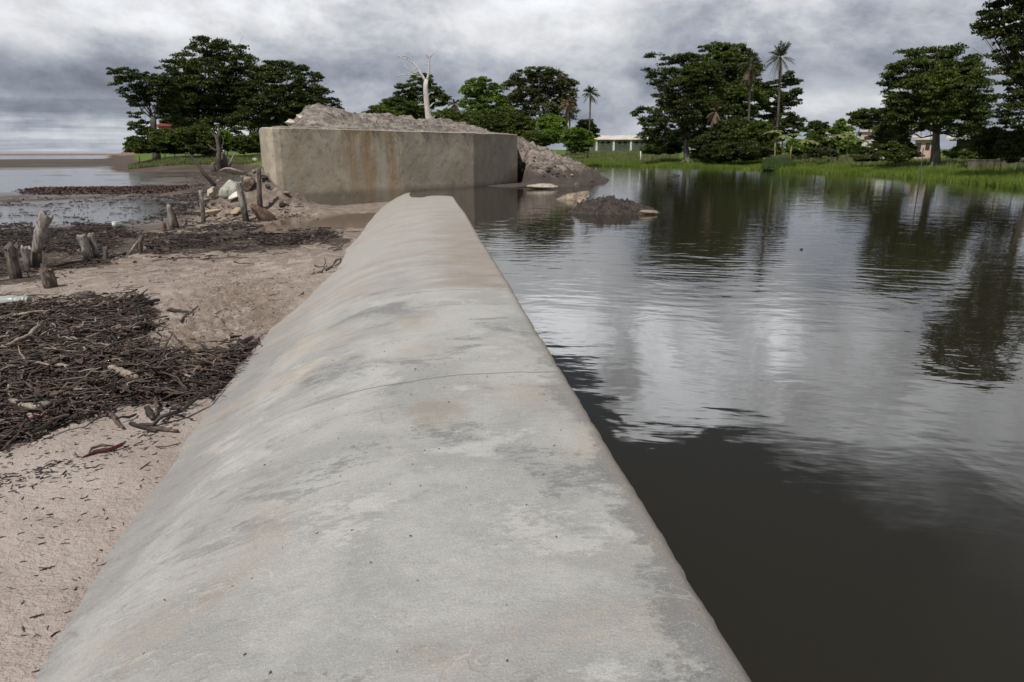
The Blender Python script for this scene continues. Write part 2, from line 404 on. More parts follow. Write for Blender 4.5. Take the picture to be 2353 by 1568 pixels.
# ------------------------------------------------------------------ water
def mat_water(name, base, kind):
    m, nt, b = newmat(name); p = pos(nt); X, Y, Z = xyz(nt, p)
    b.inputs['Base Color'].default_value = (*base, 1); b.inputs['Roughness'].default_value = .015 if kind == 'pond' else .06
    b.inputs['IOR'].default_value = 1.40
    dist = (X*X+Y*Y)._m('SQRT')
    ca, sa = math.cos(YAW), math.sin(YAW)
    along = Y*math.cos(.30)+X*math.sin(.30); across = X*math.cos(.30)-Y*math.sin(.30)
    warp = (noise(nt, p, .45, 3, .5)-.5)*2.2
    wv = cxyz(nt, across*.38, along*1.0+warp*.25, 0.0)
    n1 = noise(nt, wv, 4.2, 3, .5)              # wavelets 30 cm apart, long crests
    n2 = noise(nt, cxyz(nt, across*.5, along*1.0, 4.0), 9, 3, .6)
    n3 = noise(nt, wv, .8, 2, .5)
    ring = ((along+warp*.35+noise(nt, wv, .6, 2)*1.2)*24).sin()
    gust = noise(nt, p, .25, 3, .6).ss(.40, .62)
    if kind == 'pond':
        band = dist.ss(4.6, 8.5)*dist.ss(30, 12)
        far = dist.ss(9, 30)
        near = dist.ss(2.4, 4.4)
        h = n1*(near*.9+.05)*.34 + noise(nt, p, 1.3, 3, .5, .4)*near*.75 + ring*band*.035*(.3+gust) + n2*far*(.35+gust*.8)*.16 + n2*band*.05
        bump(nt, b, h, .012)
    else:
        bump(nt, b, n2+n1, .012)
    return m
M_POND = mat_water('pond_water', (.0215, .0190, .0125), 'pond')
M_SEA = mat_water('sea_water', (.05, .045, .04), 'sea')
M_POOL, nt, b = newmat('pool_water'); b.inputs['Base Color'].default_value = (.16, .115, .085, 1); b.inputs['Roughness'].default_value = .05
bump(nt, b, noise(nt, pos(nt), 8, 3), .002)
pw = [(-.5, -60), (-.5, 24), (-.72, 27), (-.72, 30.6), (2, 33.4), (4.4, 37), (5, 44), (7, 150), (300, 150), (300, -60)]
tag(mesh('pond_water', [(a, c, POND_Z) for a, c in pw], [tuple(range(len(pw)))], M_POND), kind='structure')
tag(mesh('sea_water', [(-9000, -200, SEA_Z), (-6, -200, SEA_Z), (-6, 60, SEA_Z), (-2, 130, SEA_Z), (3000, 9000, SEA_Z), (-9000, 9000, SEA_Z)], [tuple(range(6))], M_SEA), kind='structure')
tag(mesh('pool_water', [(-4.9, 19.4, POOL_Z), (-1.2, 19.4, POOL_Z), (-1.2, 25.8, POOL_Z), (-4.9, 25.8, POOL_Z)], [(0, 1, 2, 3)], M_POOL), kind='structure')

# ------------------------------------------------------------------ concrete
def mat_concrete(name, wall=False):
    m, nt, b = newmat(name); p = pos(nt); X, Y, Z = xyz(nt, p)
    if not wall:
        hf = (noise(nt, scaled(nt, p, .7, 1.2, 1), 34, 4, .8)-.5); mf = (noise(nt, scaled(nt, p, .6, 1.3, 1), 9, 5, .75, .3)-.5)*Y.ss(20, 5, .35, 1.0)
        def patch(scale, lo, hi, sx=1.0, sy=1.0, seed=0.0, d_=.5):
            return (noise(nt, cxyz(nt, X*sx+seed, Y*sy, Z), scale, 4, .6, d_)+hf*.42+mf*.30).ss(lo, hi)
        c = mixc(nt, patch(1.3, .36, .66), (.315, .31, .292), (.43, .422, .396))
        c = mixc(nt, patch(1.1, .56, .66, .8, 1.0, 9)*Y.ss(15, 7)*.85, c, (.165, .168, .166))
        c = mixc(nt, patch(2.6, .60, .70, .6, 1.4, 21)*Y.ss(12, 6)*.75, c, (.185, .188, .185))
        c = mixc(nt, patch(.9, .56, .68, 1, 1, 33)*.5, c, (.385, .325, .26))
        c = mixc(nt, patch(1.9, .58, .68, .8, 1.0, 47)*Y.ss(15, 7)*.75, c, (.50, .49, .455))
        # pale lime skin flaking off in streaks down the slope
        slope = X.ss(-.2, -.9)
        st = (noise(nt, scaled(nt, p, .25, 1.6, 1), 8, 6, .8, .2)+hf*.25).ss(.52, .62)
        yn = Y.ss(11, 4)
        c = mixc(nt, st*slope*yn*.5, c, (.47, .455, .42))
        c = mixc(nt, (noise(nt, scaled(nt, p, .25, 1.4, 1), 3.4, 6, .7, .2)+hf*.3).ss(.56, .66)*slope*yn*.6, c, (.21, .205, .20))
        # wet, silty lower foot and grey damp rim at the water
        c = mixc(nt, (X+mf*.5).ss(-1.30, -1.75)*.55, c, (.235, .222, .21))
        rim = X+(noise(nt, p, 2.2, 4, .7)-.5)*.9+hf*.35+mf*.3
        c = mixc(nt, rim.ss(.70, .82)*.85*Y.ss(8, 3), c, (.165, .162, .155))
        c = mixc(nt, (X+mf*.12).ss(.80, .89)*.55, c, (.29, .24, .185))
        c = mixc(nt, Y.ss(6.5, 13)*.85, c, (.365, .345, .31))
        # rust-brown film beyond the second joint, strongest on the pond side
        br = (Y+X*.05+mf*.5).ss(7.36, 7.62)*(.55+.45*noise(nt, scaled(nt, p, .5, 1, 1), 2.2, 5, .7).ss(.35, .6))*(Y+noise(nt, p, .5, 3)*6).ss(26, 15)*(X*.8+.15+(noise(nt, scaled(nt, p, .5, 1, 1), 1.3, 5, .75)-.5)*2.2+mf*.8).ss(.0, .55)
        c = mixc(nt, br*.75, c, (.25, .19, .14))
        c = mixc(nt, patch(1.4, .50, .62, .5, 1.2, 60)*Y.ss(6.5, 9)*.45, c, (.30, .245, .195))
        c = mixc(nt, Y.ss(14, 22)*.35, c, (.34, .305, .265))
        c = mixc(nt, ((noise(nt, scaled(nt, p, .35, 1.3, 1), 1.9, 6, .7)+hf*.2).ss(.52, .62)*X.ss(-.5, -1.1)*Y.ss(3.5, 5.5)*Y.ss(13, 8))*.55, c, (.43, .34, .25))
        # brown blot
        bl = ((X-.03)*(X-.03)*14+(Y-3.78)*(Y-3.78)*7+noise(nt, p, 5, 4, .6)*1.3+mf).ss(1.45, .5)
        c = mixc(nt, bl*.7, c, (.25, .215, .165))
        grain = noise(nt, p, 150, 3, .75).ss(.40, .68)
        c = mixc(nt, grain*.42, c, (.23, .22, .205))
        c = mixc(nt, noise(nt, cxyz(nt, X+3, Y, Z), 120, 3, .75).ss(.54, .70)*.4, c, (.58, .57, .54))
        sp = voro(nt, p, 9).ss(.055, .035)*noise(nt, p, 1.1, 2).ss(.46, .56)
        c = mixc(nt, sp*.85, c, (.10, .065, .045))
        sp2 = voro(nt, p, 31).ss(.09, .05)*noise(nt, p, 2.3, 2).ss(.5, .6)
        c = mixc(nt, sp2*.6, c, (.20, .14, .10))
        # joints between the pours
        def joint(y0, sl, w, amp): 
            l = Y-(y0+X*sl+(noise(nt, p, 2.2, 3)-.5)*amp); return (l.abs()).ss(w, w*.2)
        j = joint(4.42, .07, .016, .14)*X.ss(-1.3, -.5) + joint(7.42, -.02, .014, .08)*.8*X.ss(-.6, 0)
        arc = (noise(nt, p, 1.7, 2, .5, 2.5)-.5).abs().ss(.0045, .001)*noise(nt, p, 1.1, 2).ss(.46, .56)
        c = mixc(nt, arc*.4, c, (.52, .51, .485))
        arc2 = (noise(nt, cxyz(nt, X+9, Y*.8, Z), 2.3, 2, .5, 2)-.5).abs().ss(.004, .001)*noise(nt, p, .9, 2).ss(.5, .58)
        c = mixc(nt, arc2*.4, c, (.2, .19, .175))
        crk = (noise(nt, p, 1.1, 3, .5, 1.5)-.5).abs().ss(.0030, .0006)*noise(nt, p, .8, 2).ss(.58, .66)
        c = mixc(nt, (j*.42+crk*.3).sat(), c, (.12, .105, .09))
        step = (Y-7.42).ss(-.02, .02)*X.ss(-.5, .1)*.5
        trowel = noise(nt, p, 2.0, 4, .6, 1.2)
        bump(nt, b, trowel*Y.ss(14, 5)*.28+noise(nt, scaled(nt, p, .6, 1.2, 1), 14, 5, .7)*.22+noise(nt, p, 90, 4, .75)*.32+st*slope*.12-j*.5-crk*.3-sp*.12+step, .018)
        b.inputs['Roughness'].default_value = .72
        b.inputs['Specular IOR Level'].default_value = .35
    else:
        c = mixc(nt, noise(nt, p, .9, 6, .65, .4).ss(.3, .7), (.33, .275, .20), (.51, .445, .335))
        c = mixc(nt, noise(nt, p, 2.8, 6, .7, .3).ss(.53, .68)*.75, c, (.21, .19, .165))
        c = mixc(nt, noise(nt, scaled(nt, p, 2.4, 2.4, .12), 1.3, 4, .6).ss(.5, .7)*.55, c, (.36, .345, .31))
        mfw = (noise(nt, p, 3, 4, .7)-.5)*.1
        # rust runs from the top edge: long thin verticals fading downwards
        run = noise(nt, scaled(nt, p, 1, 1, .05), 2.9, 4, .7)
        along = X
        zone = along.ss(-4.4, -3.2)*along.ss(.2, -1.6)
        rust = run.ss(.42, .66)*zone*(Z.ss(-1.4, 1.6)*.6+.4)
        c = mixc(nt, rust*.6, c, (.33, .20, .09))
        jx = (noise(nt, scaled(nt, p, 1, 1, .3), 1.8, 4, .7)-.5)*.7
        def gs(x0, wd): 
            t_ = (X-x0+jx)/wd; return (t_*t_*-1)._m('EXPONENT')
        rr2 = (gs(-2.25, .20)+gs(-1.45, .16)*.9+gs(-2.9, .12)*.5).min(1.0)*(noise(nt, scaled(nt, p, 5, 5, .25), 1.6, 5, .7).ss(.36, .56)*.8+.2)
        c = mixc(nt, rr2*(Z.ss(-1.5, 2.2)*.5+.4), c, (.30, .165, .06))
        c = mixc(nt, gs(-1.85, .25)*Z.ss(2.3, .9)*.5, c, (.44, .42, .37))
        c = mixc(nt, noise(nt, p, 1.7, 6, .7, .4).ss(.50, .62)*Z.ss(1.0, 2.2)*.55, c, (.19, .155, .115))
        c = mixc(nt, run.ss(.62, .72)*Z.ss(-.2, 2.2)*.5, c, (.12, .085, .05))
        c = mixc(nt, (X+mfw).ss(2.05, 2.25)*.35, c, (.135, .118, .09))  # right chamfer darkened in the colour: part damp stain, part its shaded side
        c = mixc(nt, Z.ss(.15, -.15)*.55, c, (.10, .085, .06))
        c = mixc(nt, noise(nt, p, 60, 3, .7).ss(.5, .8)*.35, c, (.13, .12, .11))
        c = mixc(nt, voro(nt, p, 2.6).ss(.09, .05)*.7, c, (.10, .09, .08))
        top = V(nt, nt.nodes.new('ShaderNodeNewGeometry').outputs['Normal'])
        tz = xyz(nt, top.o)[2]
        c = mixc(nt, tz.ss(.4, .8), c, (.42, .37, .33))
        bump(nt, b, noise(nt, p, 3, 6, .7)+noise(nt, p, 40, 4, .7)*.25, .03)
        b.inputs['Roughness'].default_value = .85
    setc(nt, b, c); return m
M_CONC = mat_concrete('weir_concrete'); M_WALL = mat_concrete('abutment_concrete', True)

PX = np.array([.90, .6, .2, -.1, -.4, -.7, -1.0, -1.3, -1.57, -1.85, -2.08, -2.4, -2.8, -3.3])
PZ = np.array([0.0, .012, .015, 0, -.035, -.095, -.19, -.33, -.50, -.64, -.75, -.92, -1.15, -1.5])
_g = np.linspace(.90, -3.3, 300); _z = np.interp(-_g, -PX, PZ); _z = np.convolve(np.pad(_z, 10, 'edge'), np.hanning(21)/np.hanning(21).sum(), 'valid')
def build_weir():
    ys = np.concatenate([np.arange(-7, 12, .045), np.arange(12, 33.6, .12)])
    xs = np.concatenate([[.90], np.linspace(.86, -3.2, 110)])
    rows = []
    for y in ys:
        edge = .905+float(fbm(np.array([y*2.1]), np.array([3.]), 4, 8)[0])*.009+float(fbm(np.array([y*14]), np.array([1.]), 2, 18)[0])*.005+float(fbm(np.array([y*45]), np.array([2.]), 2, 19)[0])*.007
        x = xs.copy(); x[:12] += (edge-.90)*np.linspace(1, 0, 12)
        z = np.interp(-xs, -_g, _z)
        z = z+fbm(x*.6, np.full_like(x, y*.3), 3, 71)*.018+fbm(x*.4, np.full_like(x, y*.35), 2, 72)*.03
        lipr = np.clip((x-(edge-.05))/.05, 0, 1); z = z-.03*lipr**2
        z = z-(.10*sst(y, 16, 24)+.10*sst(y, 23.5, 28.5))*np.where(y > 25, sst(x, -1.0, -.1), sst(x, -.85, .0))
        z = z-.07*sst(y, 26, 31)*sst(x, -2.2, -.9)
        z = z+.010*sst(y, 7.40, 7.44)*sst(x, -.5, 0)
        face = [(edge+.006, y, z[0]-.03), (edge+.02, y, min(-.09, z[0]-.08)), (edge+.06, y, -.35), (edge+.2, y, -1.5)]
        rows.append(np.vstack([face[::-1], np.stack([x, np.full_like(x, y), z], -1)]))
    n = len(rows[0]); v = np.vstack(rows); i = np.arange(len(ys)-1)[:, None]*n; j = np.arange(n-1)[None, :]
    f = np.stack([i+j, i+n+j, i+n+j+1, i+j+1], -1).reshape(-1, 4)[:, ::-1]
    o = mesh('weir', v, f[:, ::-1], M_CONC, smooth=True)
    tag(o, 'long pale grey concrete weir with rounded left flank, running from foreground to the block', 'weir')
build_weir()

# abutment block: solid, bent plan with a rounded left corner
TOPZ = 2.32
def flat(v): return (v.x, v.y)
front = [flat(at(660, 26.9, 0)), flat(at(1088, 32.9, 0)), flat(at(1189, 36.7, 0))]
left = [flat(at(603, 36.5, 0)), flat(at(599.5, 31.5, 0)), flat(at(600, 29.0, 0)), flat(at(602, 28.0, 0)), flat(at(607, 27.35, 0)), flat(at(616, 26.95, 0)), flat(at(630, 26.75, 0)), flat(at(645, 26.78, 0))]
backp = [flat(at(1170, 43, 0)), flat(at(660, 41, 0))]
plan = left+front+backp
def build_block():
    mb = MB(); n = len(plan); v = []; zs = [-1.6, -.5, .5, 1.5, TOPZ-.03, TOPZ]
    # subdivide plan edges
    pp = []
    for i in range(n):
        a, c = np.array(plan[i]), np.array(plan[(i+1) % n]); L = np.linalg.norm(c-a); k = max(1, int(L/.5))
        for q in range(k): pp.append(a+(c-a)*q/k)
    pp = np.array(pp); n = len(pp); cen = pp.mean(0)
    for zi, z in enumerate(zs):
        ins = .03 if zi == len(zs)-1 else 0
        q = pp+(cen-pp)/np.linalg.norm(cen-pp, axis=1)[:, None]*ins
        zz = z+(fbm(pp[:, 0]*.8, pp[:, 1]*.8, 3, 91)*.035 if zi >= 4 else 0*pp[:, 0])
        v.append(np.stack([q[:, 0], q[:, 1], zz], -1))
    f = [(k*n+i, k*n+(i+1) % n, (k+1)*n+(i+1) % n, (k+1)*n+i) for k in range(len(zs)-1) for i in range(n)]
    f.append(tuple((len(zs)-1)*n+i for i in range(n)))
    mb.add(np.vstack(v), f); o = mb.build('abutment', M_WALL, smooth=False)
    tag(recentre(o), 'large concrete block with rust runs and soil on top, at far end of weir', 'concrete block')
build_block()

# soil heaps
M_SOIL = mat_simple('heap_soil', (.11, .09, .075), (.36, .31, .26), 2.2, .95, .14, 6, c3=(.06, .05, .045))
M_MUD = mat_simple('dark_mud', (.016, .012, .010), (.062, .046, .036), 6, .75, .09, 12, c3=(.10, .075, .055))
M_LIME = mat_simple('pale_rock', (.45, .38, .28), (.62, .56, .46), 2, .9, .03, 9, c3=(.22, .17, .12))
M_ROCKG = mat_simple('green_rock', (.34, .345, .285), (.50, .50, .43), 3, .85, .02, 9, c3=(.2, .2, .12), stretch=(3, 3, .6))
M_ROCKB = mat_simple('brown_rock', (.16, .12, .085), (.34, .27, .195), 4, .9, .03, 12, c3=(.07, .055, .045))
def grid_mesh(name, x0, x1, y0, y1, step, fn, mat):
    xs = np.arange(x0, x1+step, step); ys = np.arange(y0, y1+step, step); X, Y = np.meshgrid(xs, ys); Z, keep = fn(X, Y)
    n = len(xs); i = np.arange(len(ys)-1)[:, None]*n; j = np.arange(n-1)[None, :]
    f = np.stack([i+j, i+j+1, i+n+j+1, i+n+j], -1).reshape(-1, 4)
    kp = keep.ravel()[f].any(1); f = f[kp]; used = np.unique(f); mp = -np.ones(X.size, int); mp[used] = np.arange(len(used))
    v = np.stack([X, Y, Z], -1).reshape(-1, 3)[used]
    return mesh(name, v, mp[f], mat, smooth=True)
inner = [tuple(np.array(q)+(np.array(plan).mean(0)-np.array(q))/np.linalg.norm(np.array(plan).mean(0)-np.array(q))*.35) for q in plan]
pk = at(722, 32.5, 0); pk2 = at(985, 38, 0)
def seg_d(x, y, a, c):
    ax, ay = a; cx, cy = c; L2 = (cx-ax)**2+(cy-ay)**2; t = np.clip(((x-ax)*(cx-ax)+(y-ay)*(cy-ay))/L2, 0, 1)
    return np.hypot(x-ax-t*(cx-ax), y-ay-t*(cy-ay))
def top_heap(x, y):
    ins = in_poly(x, y, inner); d = np.full(x.shape, 99.)
    for i in range(len(inner)): d = np.minimum(d, seg_d(x, y, inner[i], inner[(i+1) % len(inner)]))
    d = np.where(ins, d, -d)
    z = TOPZ-.05+.11*sst(d, 0, .2)+.52*sst(d, .5, 3.4)
    z = z+.72*np.exp(-(((x-pk.x)/1.15)**2+((y-pk.y)/1.6)**2))*sst(d, .3, 1.8)
    z = z+.12*np.exp(-(((x-at(850, 34, 0).x)/2.5)**2+((y-34)/2)**2))
    z = z+(fbm(x*1.1, y*1.1, 4, 95)*.24+np.abs(fbm(x*3.1, y*3.1, 3, 96))*.26)*sst(d, .5, 1.6)
    return z, d > -.1
xs_ = [q[0] for q in plan]; ys_ = [q[1] for q in plan]
tag(grid_mesh('soil_heap', min(xs_), max(xs_), min(ys_), max(ys_), .11, top_heap, M_SOIL), 'grey brown heap of loose soil filling the top of the concrete block', 'soil heap')
mc = at(1152, 41.5, 0)
def side_heap(x, y):
    r = np.hypot((x-mc.x)/1.0, (y-mc.y)/1.35)
    r = r+fbm(x*.5, y*.5, 3, 101)*.9
    z = 2.75-.49*r-.12*np.sin(np.clip(r, 0, 6))+fbm(x*1.2, y*1.2, 4, 102)*.30+np.abs(fbm(x*3.5, y*3.5, 3, 103))*.34+np.abs(fbm(x*8, y*8, 2, 104))*.12
    z = np.minimum(z, 2.3); z = z-2.6*sst(-ucol(x, y), -1222, -1172)*(np.hypot(x, y) < 39.5)
    lip = -.2+.22*np.exp(-(((x-at(1225, 34, 0).x)/2.2)**2+((y-at(1225, 34, 0).y)/1.6)**2)); z = np.maximum(z, lip)
    blk = in_poly(x, y, plan)
    return np.maximum(z, -.9), (z > -.6) & ~blk
def mat_spoil():
    m, nt, b = newmat('spoil'); p = pos(nt); X, Y, Z = xyz(nt, p)
    c = mixc(nt, noise(nt, p, 1.3, 7, .7).ss(.36, .6), (.15, .115, .09), (.40, .335, .285))
    c = mixc(nt, noise(nt, p, 3.2, 6, .7, .4).ss(.52, .62), c, (.055, .047, .042))
    wetm = (Z+(noise(nt, p, 1.6, 7, .75)-.5)*3.2).ss(1.0, .3)
    c = mixc(nt, wetm*.9, c, (.062, .046, .037))
    c = mixc(nt, noise(nt, p, 22, 4, .7).ss(.5, .7)*.5, c, (.09, .07, .055))
    setc(nt, b, c); b.inputs['Roughness'].default_value = .9
    bump(nt, b, noise(nt, p, 5, 7, .75)+noise(nt, p, 26, 4, .7)*.4, .14); return m
M_SPOIL = mat_spoil()
tag(grid_mesh('spoil_heap', mc.x-3, mc.x+8, mc.y-9, mc.y+8, .10, side_heap, M_SPOIL), 'pinkish brown spoil heap sloping from the right end of the concrete block into the pond', 'soil heap')

def rock(name, c, size, mat, seed, label, cat='rock', rz=0.0, group=None, rough=.28, tilt=0.0, sub=4, angular=.5):
    """an angular boulder: a sphere cut by random planes, then roughened"""
    import bmesh
    bm = bmesh.new(); bmesh.ops.create_icosphere(bm, subdivisions=sub, radius=1); v = np.array([q.co[:] for q in bm.verts]); f = np.array([[q.index for q in p_.verts] for p_ in bm.faces]); bm.free()
    r = np.random.default_rng(seed); 
    for k in range(9 if angular < .7 else 15):
        nrm = r.normal(size=3); nrm /= np.linalg.norm(nrm); lim = r.uniform(.45, .8) if angular < .7 else r.uniform(.38, .68); dd = v@nrm; over = np.clip(dd-lim, 0, None)*angular*1.9; over = np.minimum(over, np.clip(dd-lim, 0, None)); v = v-over[:, None]*nrm
    v = v*(1+fbm3(v+seed, 1.6, seed)[:, None]*rough+fbm3(v+seed, 5, seed+3)[:, None]*rough*.35)
    v = v/np.abs(v).max(0)*np.array(size)/2
    ct, s_ = math.cos(tilt), math.sin(tilt); v = np.stack([v[:, 0]*ct+v[:, 2]*s_, v[:, 1], -v[:, 0]*s_+v[:, 2]*ct], -1)
    cr, sr = math.cos(rz), math.sin(rz); v = np.stack([v[:, 0]*cr-v[:, 1]*sr, v[:, 0]*sr+v[:, 1]*cr, v[:, 2]], -1)+np.array(c)
    o = mesh(name, v, f, mat, smooth=angular < .3)
    if label: tag(recentre(o), label, cat, group)
    return o
# islet of mud with stones
ic = P(1420, 492, POND_Z)
def islet(x, y):
    X = (x-ic.x)*Rv.x+(y-ic.y)*Rv.y; Yy = (x-ic.x)*-Rv.y*-1*0+((x-ic.x)*math.sin(YAW)+(y-ic.y)*math.cos(YAW))
    r2 = (X/1.28)**2+((Yy-.45)/.75)**2+fbm(x*1.6, y*1.6, 3, 111)*.5
    prof = np.interp(X, [-1.3, -.9, -.4, 0, .4, .8, 1.3], [.14, .27, .26, .30, .22, .10, .02])
    z = POND_Z+prof*sst(1-r2, 0, .65)+np.abs(fbm(x*6, y*6, 4, 112))*.24*sst(1-r2, 0, .4)-.15*sst(r2, .9, 1.5)+fbm(x*12, y*12, 2, 113)*.03
    return z, r2 < 1.35
tag(grid_mesh('mud_islet', ic.x-1.7, ic.x+1.7, ic.y-1, ic.y+1.9, .03, islet, M_MUD), 'low islet of dark lumpy mud standing alone in the pond right of the block', 'mud islet')
def on(px, py, z=POND_Z): q_ = P(px, py, z); return (q_.x, q_.y, q_.z)
q_ = on(1487, 493); rock('stone', (q_[0], q_[1], q_[2]+.02), (.55, .3, .2), M_ROCKB, 5, 'flat tan stone at the right tip of the dark mud islet')
q_ = on(1338, 480); rock('stone', (q_[0], q_[1], q_[2]+.10), (.34, .3, .45), M_ROCKB, 9, 'upright brown stone at the left end of the dark mud islet')
q_ = on(1382, 458, .2); rock('stone', (q_[0], q_[1], .26), (.18, .12, .12), M_ROCKB, 12, 'small light stone perched on top of the mud islet')
q_ = on(1318, 458); rock('slab_rock', (q_[0], q_[1], q_[2]+.08), (1.5, 1.0, .36), M_ROCKB, 15, 'tilted brown rock slab half in the pond between spoil heap and mud islet', tilt=.22*-1, rz=.3)
q_ = on(1246, 431, -.05); rock('pale_rock', (q_[0], q_[1], .0), (1.5, .6, .26), mat_simple('buff_rock', (.30, .25, .19), (.46, .40, .31), 3, .9, .03, 9, c3=(.18, .14, .10)), 22, 'flat cream rock lying on the sandy lip at the foot of the spoil heap', rz=.15)
q_ = on(1842, 574); rock('stone', (q_[0], q_[1], q_[2]), (.07, .07, .055), M_MUD, 25, 'tiny dark stone breaking the surface in the open middle of the pond')
q_ = on(1552, 404); rock('floating_log', (q_[0], q_[1], q_[2]), (1.3, .35, .22), M_MUD, 26, 'short dark log floating near the far bank of the pond', 'log')

# ------------------------------------------------------------------ vegetation
M_BARK = mat_simple('bark', (.045, .036, .028), (.13, .11, .09), 2, .95, .03, 8, stretch=(2, 2, .5))
M_BARKP = mat_simple('pale_bark', (.08, .068, .058), (.19, .165, .145), 2, .95, .03, 8, stretch=(2, 2, .5))
M_DEAD = mat_simple('bleached_wood', (.44, .41, .37), (.62, .59, .54), 2, .9, .01, 12, c3=(.27, .25, .23), stretch=(3, 3, .7))
L_DARK = mat_leaf('leaf_dark', (.011, .018, .004), (.088, .112, .020), trans=.3)
L_MID = mat_leaf('leaf_mid', (.018, .031, .006), (.125, .165, .028), trans=.3)
L_BRT = mat_leaf('leaf_bright', (.04, .075, .009), (.19, .29, .035), trans=.32)
L_OLIV = mat_leaf('leaf_olive', (.030, .036, .011), (.125, .13, .042))
L_PALM = mat_leaf('palm_green', (.035, .042, .018), (.11, .12, .06), trans=.1)
L_SKIRT = mat_leaf('palm_brown', (.06, .04, .025), (.21, .16, .10), trans=.1)
L_BAN = mat_leaf('banana_leaf', (.05, .08, .018), (.26, .28, .09), scale=.8)
M_STEM = mat_simple('banana_stem', (.08, .085, .03), (.27, .23, .10), 3, .7)

def leaf_quads(c, size, up, rng):
    """c Nx3 centres -> rhombic leaves"""
    n = len(c); nrm = rng.normal(size=(n, 3))*np.array([1, 1, .7])+np.array([0, 0, up]); nrm /= np.linalg.norm(nrm, axis=1)[:, None]
    t = np.cross(nrm, rng.normal(size=(n, 3))); t /= np.linalg.norm(t, axis=1)[:, None]+1e-9; s = np.cross(nrm, t)
    L = size*rng.uniform(.6, 1.3, n)[:, None]; W = L*rng.uniform(.45, .8, n)[:, None]
    v = np.stack([c-t*L*.5, c+s*W*.5-t*L*.05, c+t*L*.5-nrm*L*.12, c-s*W*.5-t*L*.05], 1).reshape(-1, 3)
    return v, np.arange(n*4).reshape(-1, 4)
def crown_points(blobs, d, rng, dens, puff, depth=.85, hollow=.35):
    """blobs given by column/row/half sizes of the picture, turned into world ellipsoids at distance d"""
    pts = []; cen = []
    for bl in blobs:
        px, py, rx, ry = bl[:4]; dd = bl[4] if len(bl) > 4 else rng.uniform(-.5, .5)*rx*pxm(d)*.9
        c = np.array(PD(px, py, d+dd)); k = pxm(d+dd); ra, rc = rx*k, ry*k; rb = ra*depth
        cen.append((c, ra, rc)); npf = max(4, int(dens*7.5*(rx*ry)/(puff*puff)))
        for i in range(npf):
            q = rng.normal(size=3); q /= np.linalg.norm(q); q[2] = q[2] if rng.random() < .75 or q[2] > 0 else -q[2]
            q *= rng.uniform(hollow, 1.0)**.6
            pc = c+np.array([Rv.x*q[0]*ra+Fv.x*q[1]*rb, Rv.y*q[0]*ra+Fv.y*q[1]*rb, q[2]*rc])
            pr = puff*k*rng.uniform(.6, 1.25); m = rng.integers(46, 76)
            g = rng.normal(size=(m, 3)); g /= np.linalg.norm(g, axis=1)[:, None]; g *= (rng.random((m, 1))**.45)
            g[:, 2] = np.abs(g[:, 2])*1.1-.4
            pts.append(pc+g*np.array([pr*1.25, pr*1.25, pr*.62]))
    return np.vstack(pts), cen
def tree(name, label, base, d, blobs, leaf=L_MID, bark=M_BARK, trunk_w=10, fork=None, group=None, cat='tree', dens=.62, puff=9, lsize=3.6, up=.8, seed=1, buttress=0, depth=.85, limbs=True, bz=None, hollow=.35):
    rng = np.random.default_rng(seed); bp = at(base, d, 0); gz = float(ground(np.array([bp.x]), np.array([bp.y]))[0]) if bz is None else bz
    root = empty(name, (bp.x, bp.y, gz), label, cat, group)
    k = pxm(d); pts, cen = crown_points(blobs, d, rng, dens, puff, depth, hollow)
    v, f = leaf_quads(pts, lsize*1.15*k, up, rng); mesh('crown', v, f, leaf, root)
    fk = np.array(PD(fork[0], fork[1], d)) if fork else np.array([bp.x, bp.y, gz+ (np.mean([c[2] for c, _, _ in cen])-gz)*.45])
    mb = MB(); r0 = trunk_w*k/2; b0 = np.array([bp.x, bp.y, gz-.3]); n = 7
    path = [b0+(fk-b0)*t+np.array([math.sin(t*5+seed)*r0*.5*t*(1-t)*2, 0, 0]) for t in np.linspace(0, 1, n)]
    rad = [r0*(1.25 if i == 0 else 1.0-.4*i/(n-1)) for i in range(n)]
    if not limbs and not fork: rad = [q*.7 for q in rad]
    mb.tube(path, rad, 10, .10, seed)
    for a in range(buttress):
        an = a*2*math.pi/buttress+.4; e = np.array([math.cos(an), math.sin(an), 0])
        mb.tube([b0+np.array([0, 0, r0*3.0]), b0+e*r0*.8+np.array([0, 0, r0*1.5]), b0+e*r0*1.7+np.array([0, 0, .42]), b0+e*r0*2.9+np.array([0, 0, .2])], [r0*.35, r0*.5, r0*.38, r0*.12], 6, .15, a)
    for c, ra, rc in cen:
        st = fk+(b0-fk)*rng.uniform(0, .12); mid = (st+c)/2+rng.normal(size=3)*ra*.15+np.array([0, 0, -rc*.35])
        p = [st, st*.6+mid*.4, mid, mid*.45+c*.55, c]; rr = r0*.24*min(1.2, .35+ra/(k*60))
        if limbs: mb.tube(p, [rr, rr*.8, rr*.6, rr*.42, rr*.15], 5, .1, seed)
        for q in range(3):
            e = c+rng.normal(size=3)*np.array([ra, ra, rc])*.6; mb.tube([mid, (mid+e)/2+rng.normal(size=3)*ra*.08, e], [rr*.3, rr*.18, rr*.05], 4, 0, 1)
    mb.build('trunk', bark, root); return root

